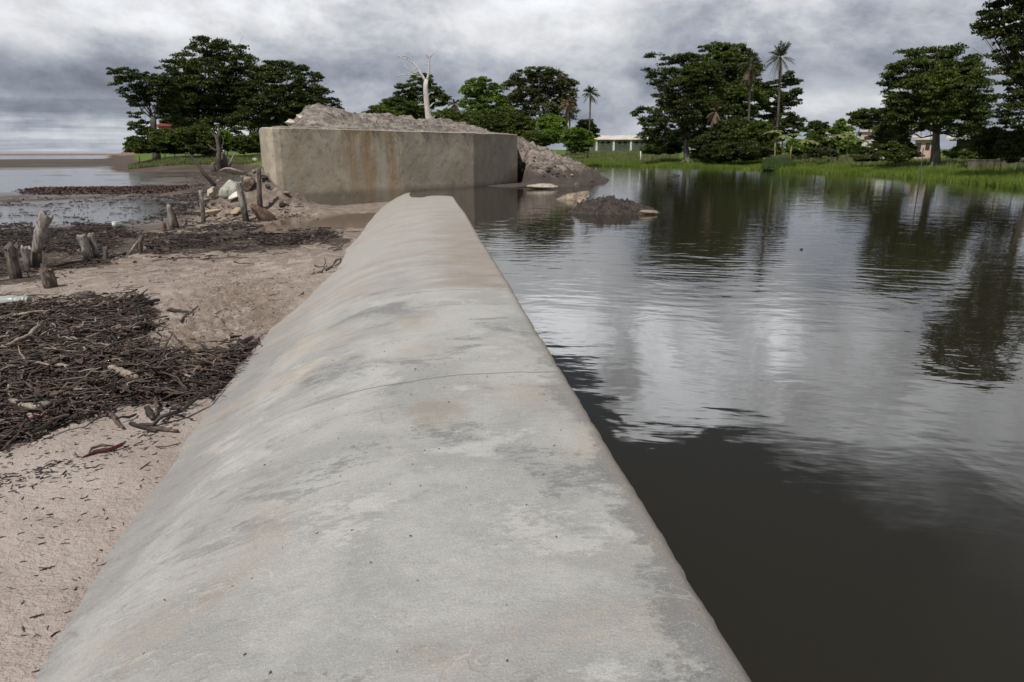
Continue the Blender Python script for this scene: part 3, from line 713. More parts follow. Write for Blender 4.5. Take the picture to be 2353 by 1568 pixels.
G_L = 'trees on the left shore'; G_M = 'trees behind the block'; G_R = 'trees on the far bank'
tree('shade_tree', 'slender open-crowned tree leaning left, leftmost tree on the left shore', 357, 120,
     [(283, 167, 30, 10), (298, 186, 22, 9), (268, 190, 10, 6), (335, 186, 36, 18), (372, 200, 30, 22), (312, 210, 32, 12), (325, 234, 24, 11), (300, 228, 14, 8), (395, 225, 22, 18), (320, 290, 24, 14), (345, 306, 22, 12), (310, 262, 16, 7), (388, 262, 24, 22), (352, 222, 30, 14)], L_DARK, trunk_w=17, fork=(352, 268), seed=2, puff=8, dens=.6)
tree('shade_tree', 'tallest broad dark green tree in the middle of the left shore clump', 480, 131,
     [(475, 104, 42, 17), (520, 122, 44, 22), (548, 148, 40, 24), (440, 140, 40, 18), (398, 153, 34, 13), (418, 172, 40, 20), (480, 165, 60, 26), (560, 180, 34, 24), (410, 280, 34, 9, -6), (446, 287, 34, 9, -6), (455, 205, 70, 30), (500, 225, 80, 40), (430, 240, 60, 35), (530, 210, 55, 32), (402, 205, 34, 26), (475, 250, 85, 30), (400, 255, 40, 28), (550, 258, 50, 32), (470, 285, 75, 20)], L_DARK, trunk_w=24, seed=3, puff=9.5, dens=.72)
tree('shade_tree', 'wide dark ragged tree between the tallest left shore tree and the concrete block', 612, 125,
     [(638, 148, 30, 11), (612, 165, 34, 18), (672, 160, 32, 14), (715, 178, 30, 13), (650, 190, 52, 26), (600, 205, 40, 30), (702, 205, 40, 20), (738, 212, 26, 9), (752, 236, 26, 10), (768, 252, 20, 7), (715, 238, 42, 16), (640, 238, 60, 26), (600, 262, 45, 30), (680, 265, 45, 22), (735, 262, 36, 14), (560, 285, 40, 24), (650, 240, 90, 40), (690, 280, 60, 24)], L_DARK, trunk_w=20, seed=4, puff=8.5, dens=.66)
for i, (px, rx, ry, cy, lab) in enumerate([(318, 26, 20, 332, 'rounded green bush at the far left end of the shore hedge'), (358, 26, 20, 333, 'green bush under the leaning open-crowned tree'), (400, 28, 21, 333, 'dark bush second to the right of the leaning tree, in the shore hedge'),
        (440, 28, 22, 331, 'dense bush below the small red-roofed house'), (482, 26, 22, 332, 'green bush just left of the grey snag in the shore hedge'), (522, 24, 24, 322, 'taller light green bush directly behind the grey snag'), (560, 26, 22, 330, 'green bush right of the grey snag in the shore hedge'), (592, 20, 24, 326, 'narrow bush touching the left corner of the concrete block'), (378, 30, 20, 316, 'taller dark bush behind the hedge, in front of the small red-roofed house'), (425, 32, 24, 314, 'taller dark bush behind the hedge, right of the small red-roofed house'), (462, 30, 26, 312, 'taller dark bush behind the hedge, left of the grey snag')]):
    tree('bush', lab, px, 112+(i % 3)*1.5, [(px-rx*.35, cy, rx*.7, ry*.8), (px+rx*.35, cy+3, rx*.7, ry*.7), (px, cy-ry*.3, rx*.6, ry*.55), (px, cy+ry*.5, rx*1.0, ry*.5)], L_MID if i != 5 else L_BRT, trunk_w=3, cat='bush', group='bushes along the left shore', seed=20+i, puff=6.5, dens=1.0, limbs=False)
tree('layered_tree', 'dark layered tree behind the bleached dead tree', 950, 100,
     [(972, 176, 26, 8), (968, 190, 32, 9), (935, 203, 26, 10), (985, 210, 32, 12), (930, 216, 28, 8), (905, 232, 28, 9), (1000, 232, 30, 14), (960, 238, 40, 18), (1020, 225, 12, 10)], L_MID, trunk_w=9, seed=31, puff=6.5)
tree('bush', 'broad olive green thicket left of the bleached dead tree', 905, 92, [(872, 252, 26, 11), (905, 240, 30, 14), (938, 250, 34, 16), (850, 262, 16, 8), (962, 262, 30, 14), (900, 262, 40, 14)], L_MID, trunk_w=4, cat='bush', seed=32, puff=7, dens=1)
tree('leafy_tree', 'bright green round-topped tree right of the bleached dead tree', 1105, 97, [(1102, 190, 30, 12), (1085, 207, 26, 12), (1125, 208, 30, 15), (1095, 228, 34, 14), (1072, 240, 18, 12), (1130, 235, 34, 18), (1150, 255, 30, 16), (1100, 258, 40, 16)], L_BRT, trunk_w=7, seed=33, puff=7.5, dens=.75)
tree('shade_tree', 'big dome-shaped dark tree behind the right end of the concrete block', 1245, 107,
     [(1240, 166, 36, 12), (1205, 176, 30, 14), (1275, 178, 34, 16), (1180, 196, 24, 14), (1230, 192, 45, 18), (1300, 198, 26, 16), (1318, 188, 12, 5), (1210, 218, 44, 20), (1265, 218, 45, 22), (1308, 222, 22, 20), (1180, 232, 28, 16), (1240, 248, 55, 20), (1295, 258, 34, 22)], L_OLIV, trunk_w=13, seed=34, puff=8, dens=.75)
for i, (px, py, rx, ry, d, lm, lab) in enumerate([(1030, 268, 34, 18, 90, L_MID, 'green bush just right of the foot of the bleached dead tree'), (1165, 262, 34, 20, 92, L_MID, 'green bush between the bright round tree and the dome-shaped tree'), (1085, 276, 40, 20, 90, L_MID, 'green bush above the middle of the block, under the bright round tree'), (1140, 285, 44, 24, 88, L_DARK, 'dark bush above the corner edge of the concrete block'), (1195, 290, 38, 32, 84, L_MID, 'green bush just above the right end of the concrete block'),
        (1268, 292, 34, 34, 80, L_BRT, 'tall light green bush left of the brightest bush behind the spoil heap'), (1328, 318, 34, 28, 77, L_BRT, 'brightest yellow green bush at the left end of the white building'), (1230, 320, 34, 22, 74, L_MID, 'low bush behind the upper slope of the spoil heap')]):
    tree('bush', lab, px, d, [(px-rx*.35, py, rx*.7, ry*.8), (px+rx*.35, py+3, rx*.7, ry*.7), (px, py-ry*.35, rx*.6, ry*.55), (px, py+ry*.55, rx*1.0, ry*.6)], lm, trunk_w=3, cat='bush', group='bushes behind the concrete block', seed=40+i, puff=7, dens=1.0, limbs=False)
tree('small_tree', 'small dark round tree below the slim palm left of the white building', 1350, 112, [(1345, 286, 18, 12), (1358, 298, 16, 12), (1335, 300, 22, 14), (1350, 315, 22, 12)], L_DARK, trunk_w=5, seed=47, puff=6, dens=.9)

tree('shade_tree', 'huge near-black tree with arms reaching left over the far bank, flared pale trunk', 1580, 80,
     [(1503, 128, 18, 6), (1530, 140, 26, 8), (1560, 134, 26, 10), (1490, 163, 14, 7), (1512, 178, 26, 10), (1535, 165, 24, 8), (1515, 195, 20, 9), (1592, 140, 30, 16), (1575, 172, 40, 20), (1620, 165, 40, 24), (1560, 205, 42, 22), (1630, 205, 42, 28), (1590, 240, 55, 26), (1535, 258, 42, 14), (1482, 252, 24, 6), (1468, 262, 14, 6), (1640, 255, 40, 28), (1500, 285, 34, 22), (1490, 315, 24, 20), (1550, 290, 44, 22), (1610, 290, 50, 26), (1640, 320, 40, 30), (1590, 318, 30, 14), (1610, 180, 48, 42), (1600, 250, 62, 45), (1530, 225, 30, 20), (1632, 345, 30, 24), (1520, 320, 40, 22)], L_DARK, M_BARKP, trunk_w=17, fork=(1578, 318), buttress=6, seed=51, puff=9.5, dens=.8)
tree('shade_tree', 'flat-topped airy tree standing behind the huge near-black tree and the shaggy palm', 1690, 93,
     [(1618, 112, 24, 8), (1650, 108, 30, 9), (1688, 110, 26, 8), (1712, 128, 22, 12), (1660, 130, 44, 16), (1690, 155, 40, 20), (1650, 160, 40, 24), (1720, 170, 26, 22), (1690, 200, 42, 26), (1660, 230, 40, 26), (1720, 235, 40, 30), (1690, 265, 50, 26), (1680, 160, 60, 45), (1690, 230, 60, 40)], L_MID, trunk_w=11, seed=52, puff=7.5, dens=.6)
tree('shade_tree', 'thin spreading tree behind the tallest palm, branches reaching right', 1765, 97,
     [(1812, 172, 14, 7), (1822, 188, 16, 9), (1790, 196, 26, 14), (1826, 212, 12, 10), (1806, 222, 26, 12), (1775, 228, 30, 18), (1830, 232, 10, 8), (1760, 255, 34, 18), (1800, 245, 20, 8), (1750, 205, 20, 20)], L_DARK, trunk_w=9, seed=53, puff=7, dens=.62)
for i, (px, py, rx, ry, d, lm, lab) in enumerate([(1690, 300, 48, 34, 77, L_DARK, 'big dark bush right of the flared pale trunk'), (1745, 312, 38, 38, 75, L_MID, 'big green bush left of the banana plants'), (1715, 345, 55, 20, 73, L_DARK, 'low dark bush at the water side of the far bank, left of the grassy hummock'), (1660, 345, 40, 24, 75, L_DARK, 'shadowy bush touching the flared pale trunk'),
        (2045, 312, 36, 34, 60, L_DARK, 'dark bush under the left side of the big right-hand tree'), (2062, 346, 42, 22, 57, L_DARK, 'low black-green bush left of the grey trunk of the big right-hand tree'), (1985, 352, 26, 14, 62, L_MID, 'small low bush in front of the whitewashed wall'), (2290, 325, 46, 30, 46, L_DARK, 'dense dark bush in front of the long grey roof'), (2345, 330, 40, 34, 43, L_DARK, 'dark bush cut by the right edge of the photo'), (2215, 350, 34, 12, 58, L_BRT, 'low bright bush right of the grey trunk'), (1500, 342, 26, 12, 84, L_MID, 'small bush under the lowest left limbs of the huge tree'), (1622, 340, 34, 32, 78, L_DARK, 'black shaded bush filling the space right of the flared pale trunk'), (1540, 330, 30, 22, 86, L_DARK, 'shaded bush behind the flared pale trunk on its left')]):
    tree('bush', lab, px, d, [(px-rx*.35, py, rx*.7, ry*.8), (px+rx*.35, py+3, rx*.7, ry*.7), (px, py-ry*.35, rx*.6, ry*.55), (px, py+ry*.55, rx*1.0, ry*.6)], lm, trunk_w=3, cat='bush', group='bushes on the far bank', seed=60+i, puff=8, dens=1.0, limbs=False)
tree('small_tree', 'small dark dome of a tree behind the left banana plants', 1808, 108, [(1800, 268, 28, 10), (1825, 280, 22, 10), (1785, 284, 22, 12), (1815, 296, 34, 12)], L_DARK, trunk_w=5, seed=72, puff=6.5, dens=.9)
tree('small_tree', 'small round-headed tree rising between the two groups of banana plants', 1880, 104, [(1880, 286, 18, 8), (1868, 298, 18, 9), (1895, 300, 16, 9), (1880, 312, 24, 12)], L_MID, trunk_w=4, seed=73, puff=6, dens=.9)
tree('small_tree', 'low spreading dark tree above the orange roof', 1995, 92, [(1968, 266, 20, 8), (1995, 258, 26, 8), (2022, 262, 26, 12), (1978, 282, 26, 10), (2012, 285, 30, 16), (2000, 305, 24, 10)], L_DARK, trunk_w=7, seed=74, puff=7, dens=.85)
tree('small_tree', 'thin light green sapling left of the orange roof', 1930, 84, [(1932, 285, 12, 10), (1918, 300, 14, 10), (1945, 302, 14, 12)], L_BRT, trunk_w=3, seed=75, puff=6, dens=.8)
tree('shade_tree', 'big full-crowned tree with thick grey forked trunk on the right bank', 2152, 57,
     [(2082, 124, 24, 8), (2120, 122, 28, 9), (2158, 118, 30, 9), (2196, 120, 26, 8), (2205, 108, 10, 4), (2238, 132, 14, 10), (2228, 148, 20, 10), (2058, 150, 18, 9), (2090, 150, 34, 16), (2150, 150, 44, 20), (2205, 162, 34, 18), (2050, 172, 20, 10), (2032, 192, 14, 5), (2062, 200, 30, 16), (2115, 195, 44, 22), (2175, 195, 44, 24), (2228, 190, 28, 20), (2048, 228, 20, 12), (2085, 235, 36, 18), (2140, 235, 40, 22), (2205, 232, 40, 24), (2248, 235, 24, 20), (2065, 265, 34, 20), (2110, 275, 36, 18), (2205, 275, 40, 18), (2252, 270, 26, 18), (2085, 300, 34, 14), (2225, 296, 34, 10), (2240, 310, 34, 12), (2130, 200, 75, 60), (2190, 210, 70, 60), (2100, 260, 60, 35), (2200, 270, 60, 35)], L_MID, M_BARKP, trunk_w=20, fork=(2152, 300), buttress=6, seed=81, puff=9.5, dens=.72)
tree('shade_tree', 'tall near-black tree cut off by the top right corner of the photo', 2395, 42,
     [(2258, 36, 18, 9), (2245, 62, 14, 8), (2268, 58, 22, 12), (2300, 42, 24, 16), (2290, 78, 26, 10), (2322, 14, 34, 16), (2350, 45, 36, 18), (2320, 70, 28, 14), (2300, 105, 28, 9), (2340, 100, 34, 14), (2300, 130, 24, 8), (2335, 135, 30, 14), (2310, 160, 24, 9), (2352, 165, 34, 14), (2330, 195, 30, 10), (2355, 215, 30, 14), (2310, 225, 22, 8), (2340, 245, 30, 12), (2310, 262, 24, 9), (2345, 280, 34, 14), (2390, 20, 50, 24), (2395, 80, 45, 26), (2400, 150, 50, 26), (2400, 220, 50, 26), (2290, -10, 40, 22), (2350, -40, 60, 30), (2430, -60, 60, 36), (2450, 40, 50, 40), (2460, 140, 50, 40)], L_DARK, trunk_w=22, fork=(2390, 240), seed=82, puff=11, dens=.62, lsize=4.6)

# bleached dead tree on the heap behind the block
dd_ = 43.5
droot_p = at(985, dd_, 2.2); dr = empty('dead_tree', (droot_p.x, droot_p.y, 2.2), 'bare bleached white dead tree with forked top, standing up behind the concrete block', 'dead tree')
def dp(px, py, o=0): return np.array(PD(px, py, dd_+o))
mb = MB(); w_ = pxm(dd_)
mb.tube([dp(989, 300), dp(986, 272), dp(981, 245), dp(979, 220), dp(978, 200), dp(979, 183)], np.array([9.5, 7.6, 6.2, 5.5, 5.2, 4.8])*w_, 8, .12, 1)
mb.build('trunk', M_DEAD, dr)
def br(pts, r0, r1, n=5):
    mb = MB(); mb.tube([dp(*q) for q in pts], np.maximum(np.linspace(r0, r1, len(pts))*.75, .85)*w_, n, .1, len(pts)); mb.build('branch', M_DEAD, dr)
br([(979, 190), (974, 180), (966, 168), (960, 156), (950, 145), (938, 138), (926, 133), (917, 128)], 5, 1, 6)
br([(980, 190), (984, 175), (986, 160), (986, 145), (987, 132), (992, 121)], 4.5, 1, 6)
br([(987, 136), (980, 127), (975, 120)], 1.4, .6); br([(988, 132), (996, 124), (999, 120)], 1.3, .5)
br([(960, 157), (950, 160), (942, 168), (930, 171), (918, 174)], 1.6, .6); br([(966, 170), (952, 168), (938, 160), (930, 150)], 1.5, .6)
br([(962, 172), (945, 172), (928, 172), (910, 176)], 1.5, .5); br([(950, 146), (944, 136), (930, 130), (914, 131)], 1.3, .5)
br([(938, 138), (934, 130), (922, 126)], 1, .4); br([(984, 250), (990, 243), (997, 236)], 2.4, 1.2); br([(982, 242), (975, 240), (968, 241)], 3, 1.4)
br([(986, 268), (994, 272), (1000, 266)], 2.6, .9); br([(986, 152), (978, 148), (970, 150)], 1, .4)

# palms
def palm(label, px, py, d, base_px, r, n=20, skirt=0, seed=1, droop=.9, lean=0, brown=False, tw=5):
    rng = np.random.default_rng(seed); bp = at(base_px, d, 0); gz = float(ground(np.array([bp.x]), np.array([bp.y]))[0])
    root = empty('palm_tree', (bp.x, bp.y, gz), label, 'palm tree', 'palms on the far bank'); k = pxm(d)
    top = np.array(PD(px, py, d)); b0 = np.array([bp.x, bp.y, gz-.2]); mb = MB()
    mb.tube([b0+(top-b0)*t+np.array([math.sin(t*3)*.12, 0, 0]) for t in np.linspace(0, 1, 9)], np.array([tw*.55, tw*.42, tw*.38, tw*.38, tw*.38, tw*.38, tw*.38, tw*.42, tw*.5])*k, 8, .08, seed); mb.build('trunk', M_BARK, root)
    def fronds(name, cnt, lo, hi, L, drp, mat):
        V_, F_ = [], []; nn = 0
        for i in range(cnt):
            az = i*2.399+rng.uniform(-.3, .3); e = rng.uniform(lo, hi); ln = L*rng.uniform(1.0, 1.35)*k
            t = np.linspace(0, 1, 13); h = np.array([math.cos(az), math.sin(az)])
            rad = ln*(t*math.cos(e)*(1-.18*t)); z = ln*(t*math.sin(e)-drp*.5*t**2*(1+.3*math.sin(az)))
            c = np.stack([top[0]+h[0]*rad, top[1]+h[1]*rad, top[2]+z], -1)
            # rachis ribbon and leaflets
            side = np.array([-h[1], h[0], 0])
            for j in range(len(t)-1):
                wd = .35*k*(1-t[j]*.6)
                V_ += [c[j]-side*wd, c[j]+side*wd, c[j+1]+side*wd, c[j+1]-side*wd]; F_.append((nn, nn+1, nn+2, nn+3)); nn += 4
                if j < 2: continue
                for sgn in (-1, 1):
                    for q in range(2):
                        a = c[j]+(c[j+1]-c[j])*(q*.5); ll = ln*.30*math.sin(math.pi*min(1, t[j]*.8+.2))**.7*rng.uniform(.7, 1.1)
                        dr_ = (c[j+1]-c[j]); dr_ = dr_/(np.linalg.norm(dr_)+1e-9); e2 = a+(side*sgn*.8+dr_*.75)*ll*.8+np.array([0, 0, -ll*rng.uniform(.25, .6)]); wv = dr_*.55*k
                        V_ += [a-wv, a+wv, e2]; F_.append((nn, nn+1, nn+2)); nn += 3
        mesh(name, np.array(V_), F_, mat, root)
    fronds('crown', n, -.15, 1.35, r, droop, L_SKIRT if brown else L_PALM)
    if skirt: fronds('dead_fronds', skirt, -1.35, -.5, r*1.0, .35, L_SKIRT)
palm('tallest palm on the far bank, its star of fronds clear against the sky', 1793, 132, 82, 1782, 36, 34, 8, 1, .75, tw=6)
palm('shaggy palm with a long hanging skirt of dead fronds, left of the tallest palm', 1724, 148, 86, 1716, 30, 26, 30, 2, .95, tw=6)
palm('slim palm standing alone left of the white building', 1356, 216, 98, 1350, 23, 30, 6, 3, .8, tw=4.5)
palm('drooping brown-skirted palm in front of the big dome-shaped tree', 1306, 238, 95, 1310, 25, 20, 26, 4, 1.1, brown=True, tw=5)
palm('small dull palm just right of the bleached dead tree', 1044, 240, 92, 1044, 20, 22, 14, 5, 1.0, tw=5)
palm('short palm half hidden among bushes left of the brown-skirted palm', 1252, 262, 88, 1254, 22, 20, 10, 6, 1.0, tw=4)
palm('brown palm in the shade between the huge near-black tree and the shaggy palm', 1645, 258, 77, 1648, 24, 8, 22, 7, 1.2, brown=True, tw=4)

# banana plants
def banana(label, px, d, top, seed, n=12, L=36):
    rng = np.random.default_rng(seed); bp = at(px, d, 0); gz = float(ground(np.array([bp.x]), np.array([bp.y]))[0]); k = pxm(d)
    root = empty('banana_plant', (bp.x, bp.y, gz), label, 'banana plant', 'banana plants on the far bank'); tp = np.array(PD(px+rng.uniform(-6, 6), top+28, d))
    mb = MB(); b0 = np.array([bp.x, bp.y, gz-.1]); mb.tube([b0, (b0+tp)/2+np.array([rng.uniform(-.2, .2), 0, 0]), tp], [2.4*k, 2.0*k, 1.5*k], 7); mb.build('stem', M_STEM, root)
    V_, F_ = [], []; nn = 0
    for i in range(n):
        az = i*2.399+seed; e = rng.uniform(.85, 1.5); ln = L*k*rng.uniform(.75, 1.1); t = np.linspace(0, 1, 9); h = np.array([math.cos(az), math.sin(az), 0]); side = np.array([-h[1], h[0], 0])
        c = tp+h*(ln*t*math.cos(e)*(1+.2*t))[:, None]+np.array([0, 0, 1])*(ln*(t*math.sin(e)-.75*t**2.2))[:, None]
        wd = ln*.17*np.array([.12, .55, .9, 1, 1, .95, .8, .5, .05]); wl = rng.uniform(.6, 1.15, 9)
        for j in range(8):
            for s_ in (-1, 1):
                fold = np.array([0, 0, -.35])
                a1 = c[j]+(side*s_+fold)*wd[j]*wl[j]; a2 = c[j+1]+(side*s_+fold)*wd[j+1]*wl[j]
                V_ += [c[j], c[j+1], a2, a1]; F_.append((nn, nn+1, nn+2, nn+3)); nn += 4
    mesh('leaves', np.array(V_), F_, L_BAN, root)
for i, (px, d, tp, lab) in enumerate([(1782, 70, 285, 'banana plant beside the foot of the tallest palm'), (1800, 68, 298, 'yellow-stemmed banana plant just right of the foot of the tallest palm'), (1822, 70, 290, 'tall banana plant above the grassy hummock'), (1845, 68, 306, 'low banana plant right of the grassy hummock'), (1866, 72, 310, 'small banana plant at the right end of the left banana group'), (1905, 70, 300, 'banana plant starting the right-hand banana group'), (1925, 68, 296, 'banana plant in the middle of the right-hand group'), (1948, 70, 288, 'tallest banana plant of the right-hand group'), (1968, 68, 305, 'banana plant nearest the orange roof')]):
    banana(lab, px, d, tp, 90+i)

for i, (px, py, rx, ry, d, lm, lab) in enumerate([(1775, 338, 20, 16, 74, L_MID, 'scrubby bush at the foot of the tallest palm'), (1835, 335, 26, 18, 76, L_BRT, 'light green scrub between the stems of the left banana group'), (1872, 330, 24, 20, 78, L_MID, 'green scrub below the small round-headed tree'), (1912, 335, 26, 20, 76, L_MID, 'scrub behind the first plant of the right-hand banana group'), (1955, 332, 26, 20, 76, L_BRT, 'light green scrub behind the right-hand banana group'), (1890, 350, 34, 9, 68, L_OLIV, 'low dull weeds in the gap between the two banana groups'), (1985, 362, 26, 7, 60, L_OLIV, 'very low dull weeds below the whitewashed wall'), (2250, 352, 34, 12, 54, L_MID, 'low scrub under the long grey-roofed house')]):
    tree('bush', lab, px, d, [(px-rx*.35, py, rx*.7, ry*.8), (px+rx*.35, py+3, rx*.7, ry*.7), (px, py-ry*.35, rx*.6, ry*.55), (px, py+ry*.55, rx*1.0, ry*.6)], lm, trunk_w=2, cat='bush', group='scrub on the far bank', seed=160+i, puff=6.5, dens=.9, limbs=False)
# grassy hummock and grasses
M_GRASS = mat_leaf('grass_blades', (.10, .155, .018), (.24, .32, .06), scale=.4, trans=.45)
M_GRASS2 = mat_leaf('tall_grass', (.09, .12, .03), (.24, .26, .11), scale=.6, trans=.3)
M_HUM = mat_leaf('hummock_grass', (.05, .09, .03), (.12, .18, .06), scale=.6)
def blades(name, x, y, h, wd, mat, label=None, kind='stuff', cat='grass', z0=None):
    n = len(x); z = ground(x, y) if z0 is None else z0; r = np.random.default_rng(n); a = r.uniform(0, 6.28, n); ln = r.normal(size=(n, 2))*.22*h[:, None]
    b0 = np.stack([x-np.cos(a)*wd/2, y-np.sin(a)*wd/2, z-.02], -1); b1 = np.stack([x+np.cos(a)*wd/2, y+np.sin(a)*wd/2, z-.02], -1); t = np.stack([x+ln[:, 0], y+ln[:, 1], z+h], -1)
    v = np.stack([b0, b1, t], 1).reshape(-1, 3); o = mesh(name, v, np.arange(n*3).reshape(-1, 3), mat)
    tag(o, label, cat, None, kind); return o
r_ = np.random.default_rng(5)
n = 90000; u_ = r_.uniform(1170, 2480, n); dwv = np.interp(u_, WU, WD); t_ = np.concatenate([r_.uniform(-.7, 5, n//2), r_.uniform(-.6, 20, n-n//2)]); dd2 = dwv+t_
v_ = np.array([ray(q, 347.4) for q in np.linspace(1170, 2480, 400)]); aa = np.interp(u_, np.linspace(1170, 2480, 400), np.arctan2(v_[:, 0], v_[:, 1])); gx, gy = dd2*np.sin(aa), dd2*np.cos(aa)
gh = r_.uniform(.18, .40, n)*np.interp(u_, [1300, 1900, 2300], [.85, 1.0, 1.25])*(1+.5*fbm(gx*.4, gy*.4, 3, 7)); gz0 = np.maximum(ground(gx, gy), POND_Z)
blades('shore_grass', gx, gy, gh, .045*np.ones(n), M_GRASS, 'band of bright green marsh grass along the far bank of the pond', z0=gz0)
n = 26000; u_ = r_.uniform(1300, 1560, n); dd2 = r_.uniform(86, 128, n); aa = np.interp(u_, np.linspace(1170, 2480, 400), np.arctan2(v_[:, 0], v_[:, 1])); gx, gy = dd2*np.sin(aa), dd2*np.cos(aa)
blades('meadow_grass', gx, gy, r_.uniform(.2, .5, n)*(1+fbm(gx*.2, gy*.2, 3, 9)), .09*np.ones(n), M_GRASS2, 'weedy meadow in front of the white building')
n = 22000; u_ = r_.uniform(1760, 2360, n); dd2 = np.interp(u_, WU, WD)+r_.uniform(9, 22, n); aa = np.interp(u_, np.linspace(1170, 2480, 400), np.arctan2(v_[:, 0], v_[:, 1])); gx, gy = dd2*np.sin(aa), dd2*np.cos(aa)
blades('weeds', gx, gy, r_.uniform(.2, .55, n)*(1+1.4*fbm(gx*.3, gy*.3, 3, 13)), .09*np.ones(n), M_GRASS2, 'tall mixed weeds behind the marsh grass under the banana plants')
n = 26000; aa = np.arctan2(*[np.array(q) for q in ((ray(290, 347.4).x, ray(700, 347.4).x), (ray(290, 347.4).y, ray(700, 347.4).y))]); a_ = r_.uniform(aa[0], aa[1], n); dd2 = r_.uniform(104, 114, n); gx, gy = dd2*np.sin(a_), dd2*np.cos(a_)
blades('bank_grass', gx, gy, r_.uniform(.15, .5, n), .10*np.ones(n), M_GRASS2, 'strip of short green grass below the hedge on the left shore')
hc = at(1793, 64.2, 0); n = 9000; a_ = r_.uniform(0, 6.28, n); rr_ = np.sqrt(r_.random(n)); gx = hc.x+np.cos(a_)*rr_*1.45; gy = hc.y+np.sin(a_)*rr_*1.3; hz = float(ground(np.array([hc.x]), np.array([hc.y]))[0])
ho = blades('grass_hummock', gx, gy, .25*np.ones(n), .05*np.ones(n), M_HUM, 'rounded dark green tussock bulging from the marsh grass on the far bank', kind='thing', cat='tussock', z0=hz+.95*np.sqrt(1-rr_**2*.98))
recentre(ho)

# ------------------------------------------------------------------ buildings
M_WHITE = mat_simple('whitewash', (.55, .53, .50), (.72, .70, .67), .6, .9)
M_TIN = mat_simple('tin_roof', (.50, .44, .38), (.68, .62, .55), .5, .7, c3=(.42, .27, .19))
M_RUSTY = mat_simple('rusty_roof', (.45, .22, .14), (.55, .34, .24), .5, .8)
M_REDR = mat_simple('red_roof', (.17, .025, .022), (.26, .05, .04), .6, .8)
M_PINK = mat_simple('pink_wall', (.46, .32, .26), (.55, .40, .33), .6, .9)
M_GREYR = mat_simple('grey_roof', (.40, .36, .32), (.52, .48, .43), .6, .8)
M_HOLE = mat_simple('dark_opening', (.02, .02, .02), (.035, .03, .03), 1, .6)
M_GREEN = mat_simple('green_rail', (.05, .10, .07), (.07, .13, .09), 1, .6)
def building(name, label, px0, px1, d, ybase, yeave, yridge, wallm, roofm, depth=8, nwin=6, cols=0, over=.5, hip=0):
    a, c = np.array(PD(px0, 347.4, d)), np.array(PD(px1, 347.4, d)); ctr = (a+c)/2; W = np.linalg.norm((c-a)[:2]); ex = (c-a)/np.linalg.norm(c-a); ex[2] = 0; ey = np.array([-ex[1], ex[0], 0])
    def zz(py): return float(PD((px0+px1)/2, py, d).z)
    z0, z1, z2 = zz(ybase), zz(yeave), zz(yridge); root = empty(name, (ctr[0], ctr[1], z0), label, 'building')
    rz = math.atan2(ex[1], ex[0])
    def q(u, v, z): p_ = ctr+ex*u+ey*v; return (p_[0], p_[1], z)
    mb = MB(); g0 = z0-2.5
    mb.box(tuple(ctr[:2]+ey[:2]*depth/2)+((g0+z1)/2,), (W, depth, z1-g0), rz); mb.build('wall', wallm, root, False)
    h = W/2+over; mb = MB(); y0, y1 = -over-(1.6 if cols else 0), depth+over; th = .12
    v = [q(-h, y0, z1), q(h, y0, z1), q(h-hip, depth/2, z2), q(-h+hip, depth/2, z2), q(-h, y1, z1), q(h, y1, z1)]
    v += [(a_, b_, c_+th) for a_, b_, c_ in v]
    mb.add(v, [(0, 3, 2, 1), (6, 7, 8, 9), (3, 4, 5, 2), (9, 8, 11, 10), (0, 1, 7, 6), (4, 10, 11, 5), (0, 6, 9, 3), (3, 9, 10, 4), (1, 2, 8, 7), (2, 5, 11, 8)]); mb.build('roof', roofm, root, False)
    for i in range(nwin):
        u = -W/2+W*(i+.5)/nwin; mb = MB(); mb.box(q(u, -.02, z0+(z1-z0)*.55), (W/nwin*.5, .06, (z1-z0)*.45), rz); mb.build('window', M_HOLE, root, False)
    for i in range(cols):
        u = -W/2+W*(i+.5)/cols; mb = MB(); mb.box(q(u, -1.6, (g0+z1)/2), (.35, .3, z1-g0-.02), rz); mb.build('column', M_WHITE, root, False)
    return root, q, W, rz, z0, z1
rt, q, W, rz, z0, z1 = building('school_building', 'long low white building with tin roof and veranda columns across the meadow', 1352, 1508, 130, 339, 322, 312, M_WHITE, M_TIN, 9, 12, 4, .4)
mb = MB(); mb.box(q(0, -1.72, z0+(z1-z0)*.42), (W, .06, .12), rz); mb.box(q(0, -1.72, z0+(z1-z0)*.95), (W, .05, .25), rz); mb.build('railing', M_GREEN, rt, False)
building('tile_roof_house', 'small house with red tile roof attached to the right end of the white building', 1478, 1510, 136, 339, 321, 311, M_WHITE, M_RUSTY, 7, 2, 0, .3)
building('shed', 'low whitewashed shed right of the long white building', 1508, 1545, 124, 338, 327, 323, M_WHITE, M_TIN, 5, 1, 0, .3)
building('small_house', 'small pinkish house with red roof almost hidden in the left shore trees', 372, 470, 140, 310, 292, 276, M_PINK, M_REDR, 8, 4, 0, .5, 1.5)
building('small_house', 'pink-walled hut with pale roof behind the right-hand banana plants', 1974, 2006, 88, 345, 304, 300, M_PINK, M_GREYR, 4, 1, 0, .2)
building('shed', 'grey-roofed shed behind the small round-headed tree', 1896, 1925, 100, 350, 308, 302, M_WHITE, M_GREYR, 4, 1, 0, .2)
building('long_house', 'long grey-roofed house behind the big right-hand tree', 2195, 2300, 72, 360, 321, 306, M_HOLE, M_GREYR, 8, 3, 0, .8)
building('long_house', 'low house glimpsed left of the grey forked trunk', 2100, 2140, 76, 355, 322, 314, M_PINK, M_GREYR, 5, 2, 0, .3)
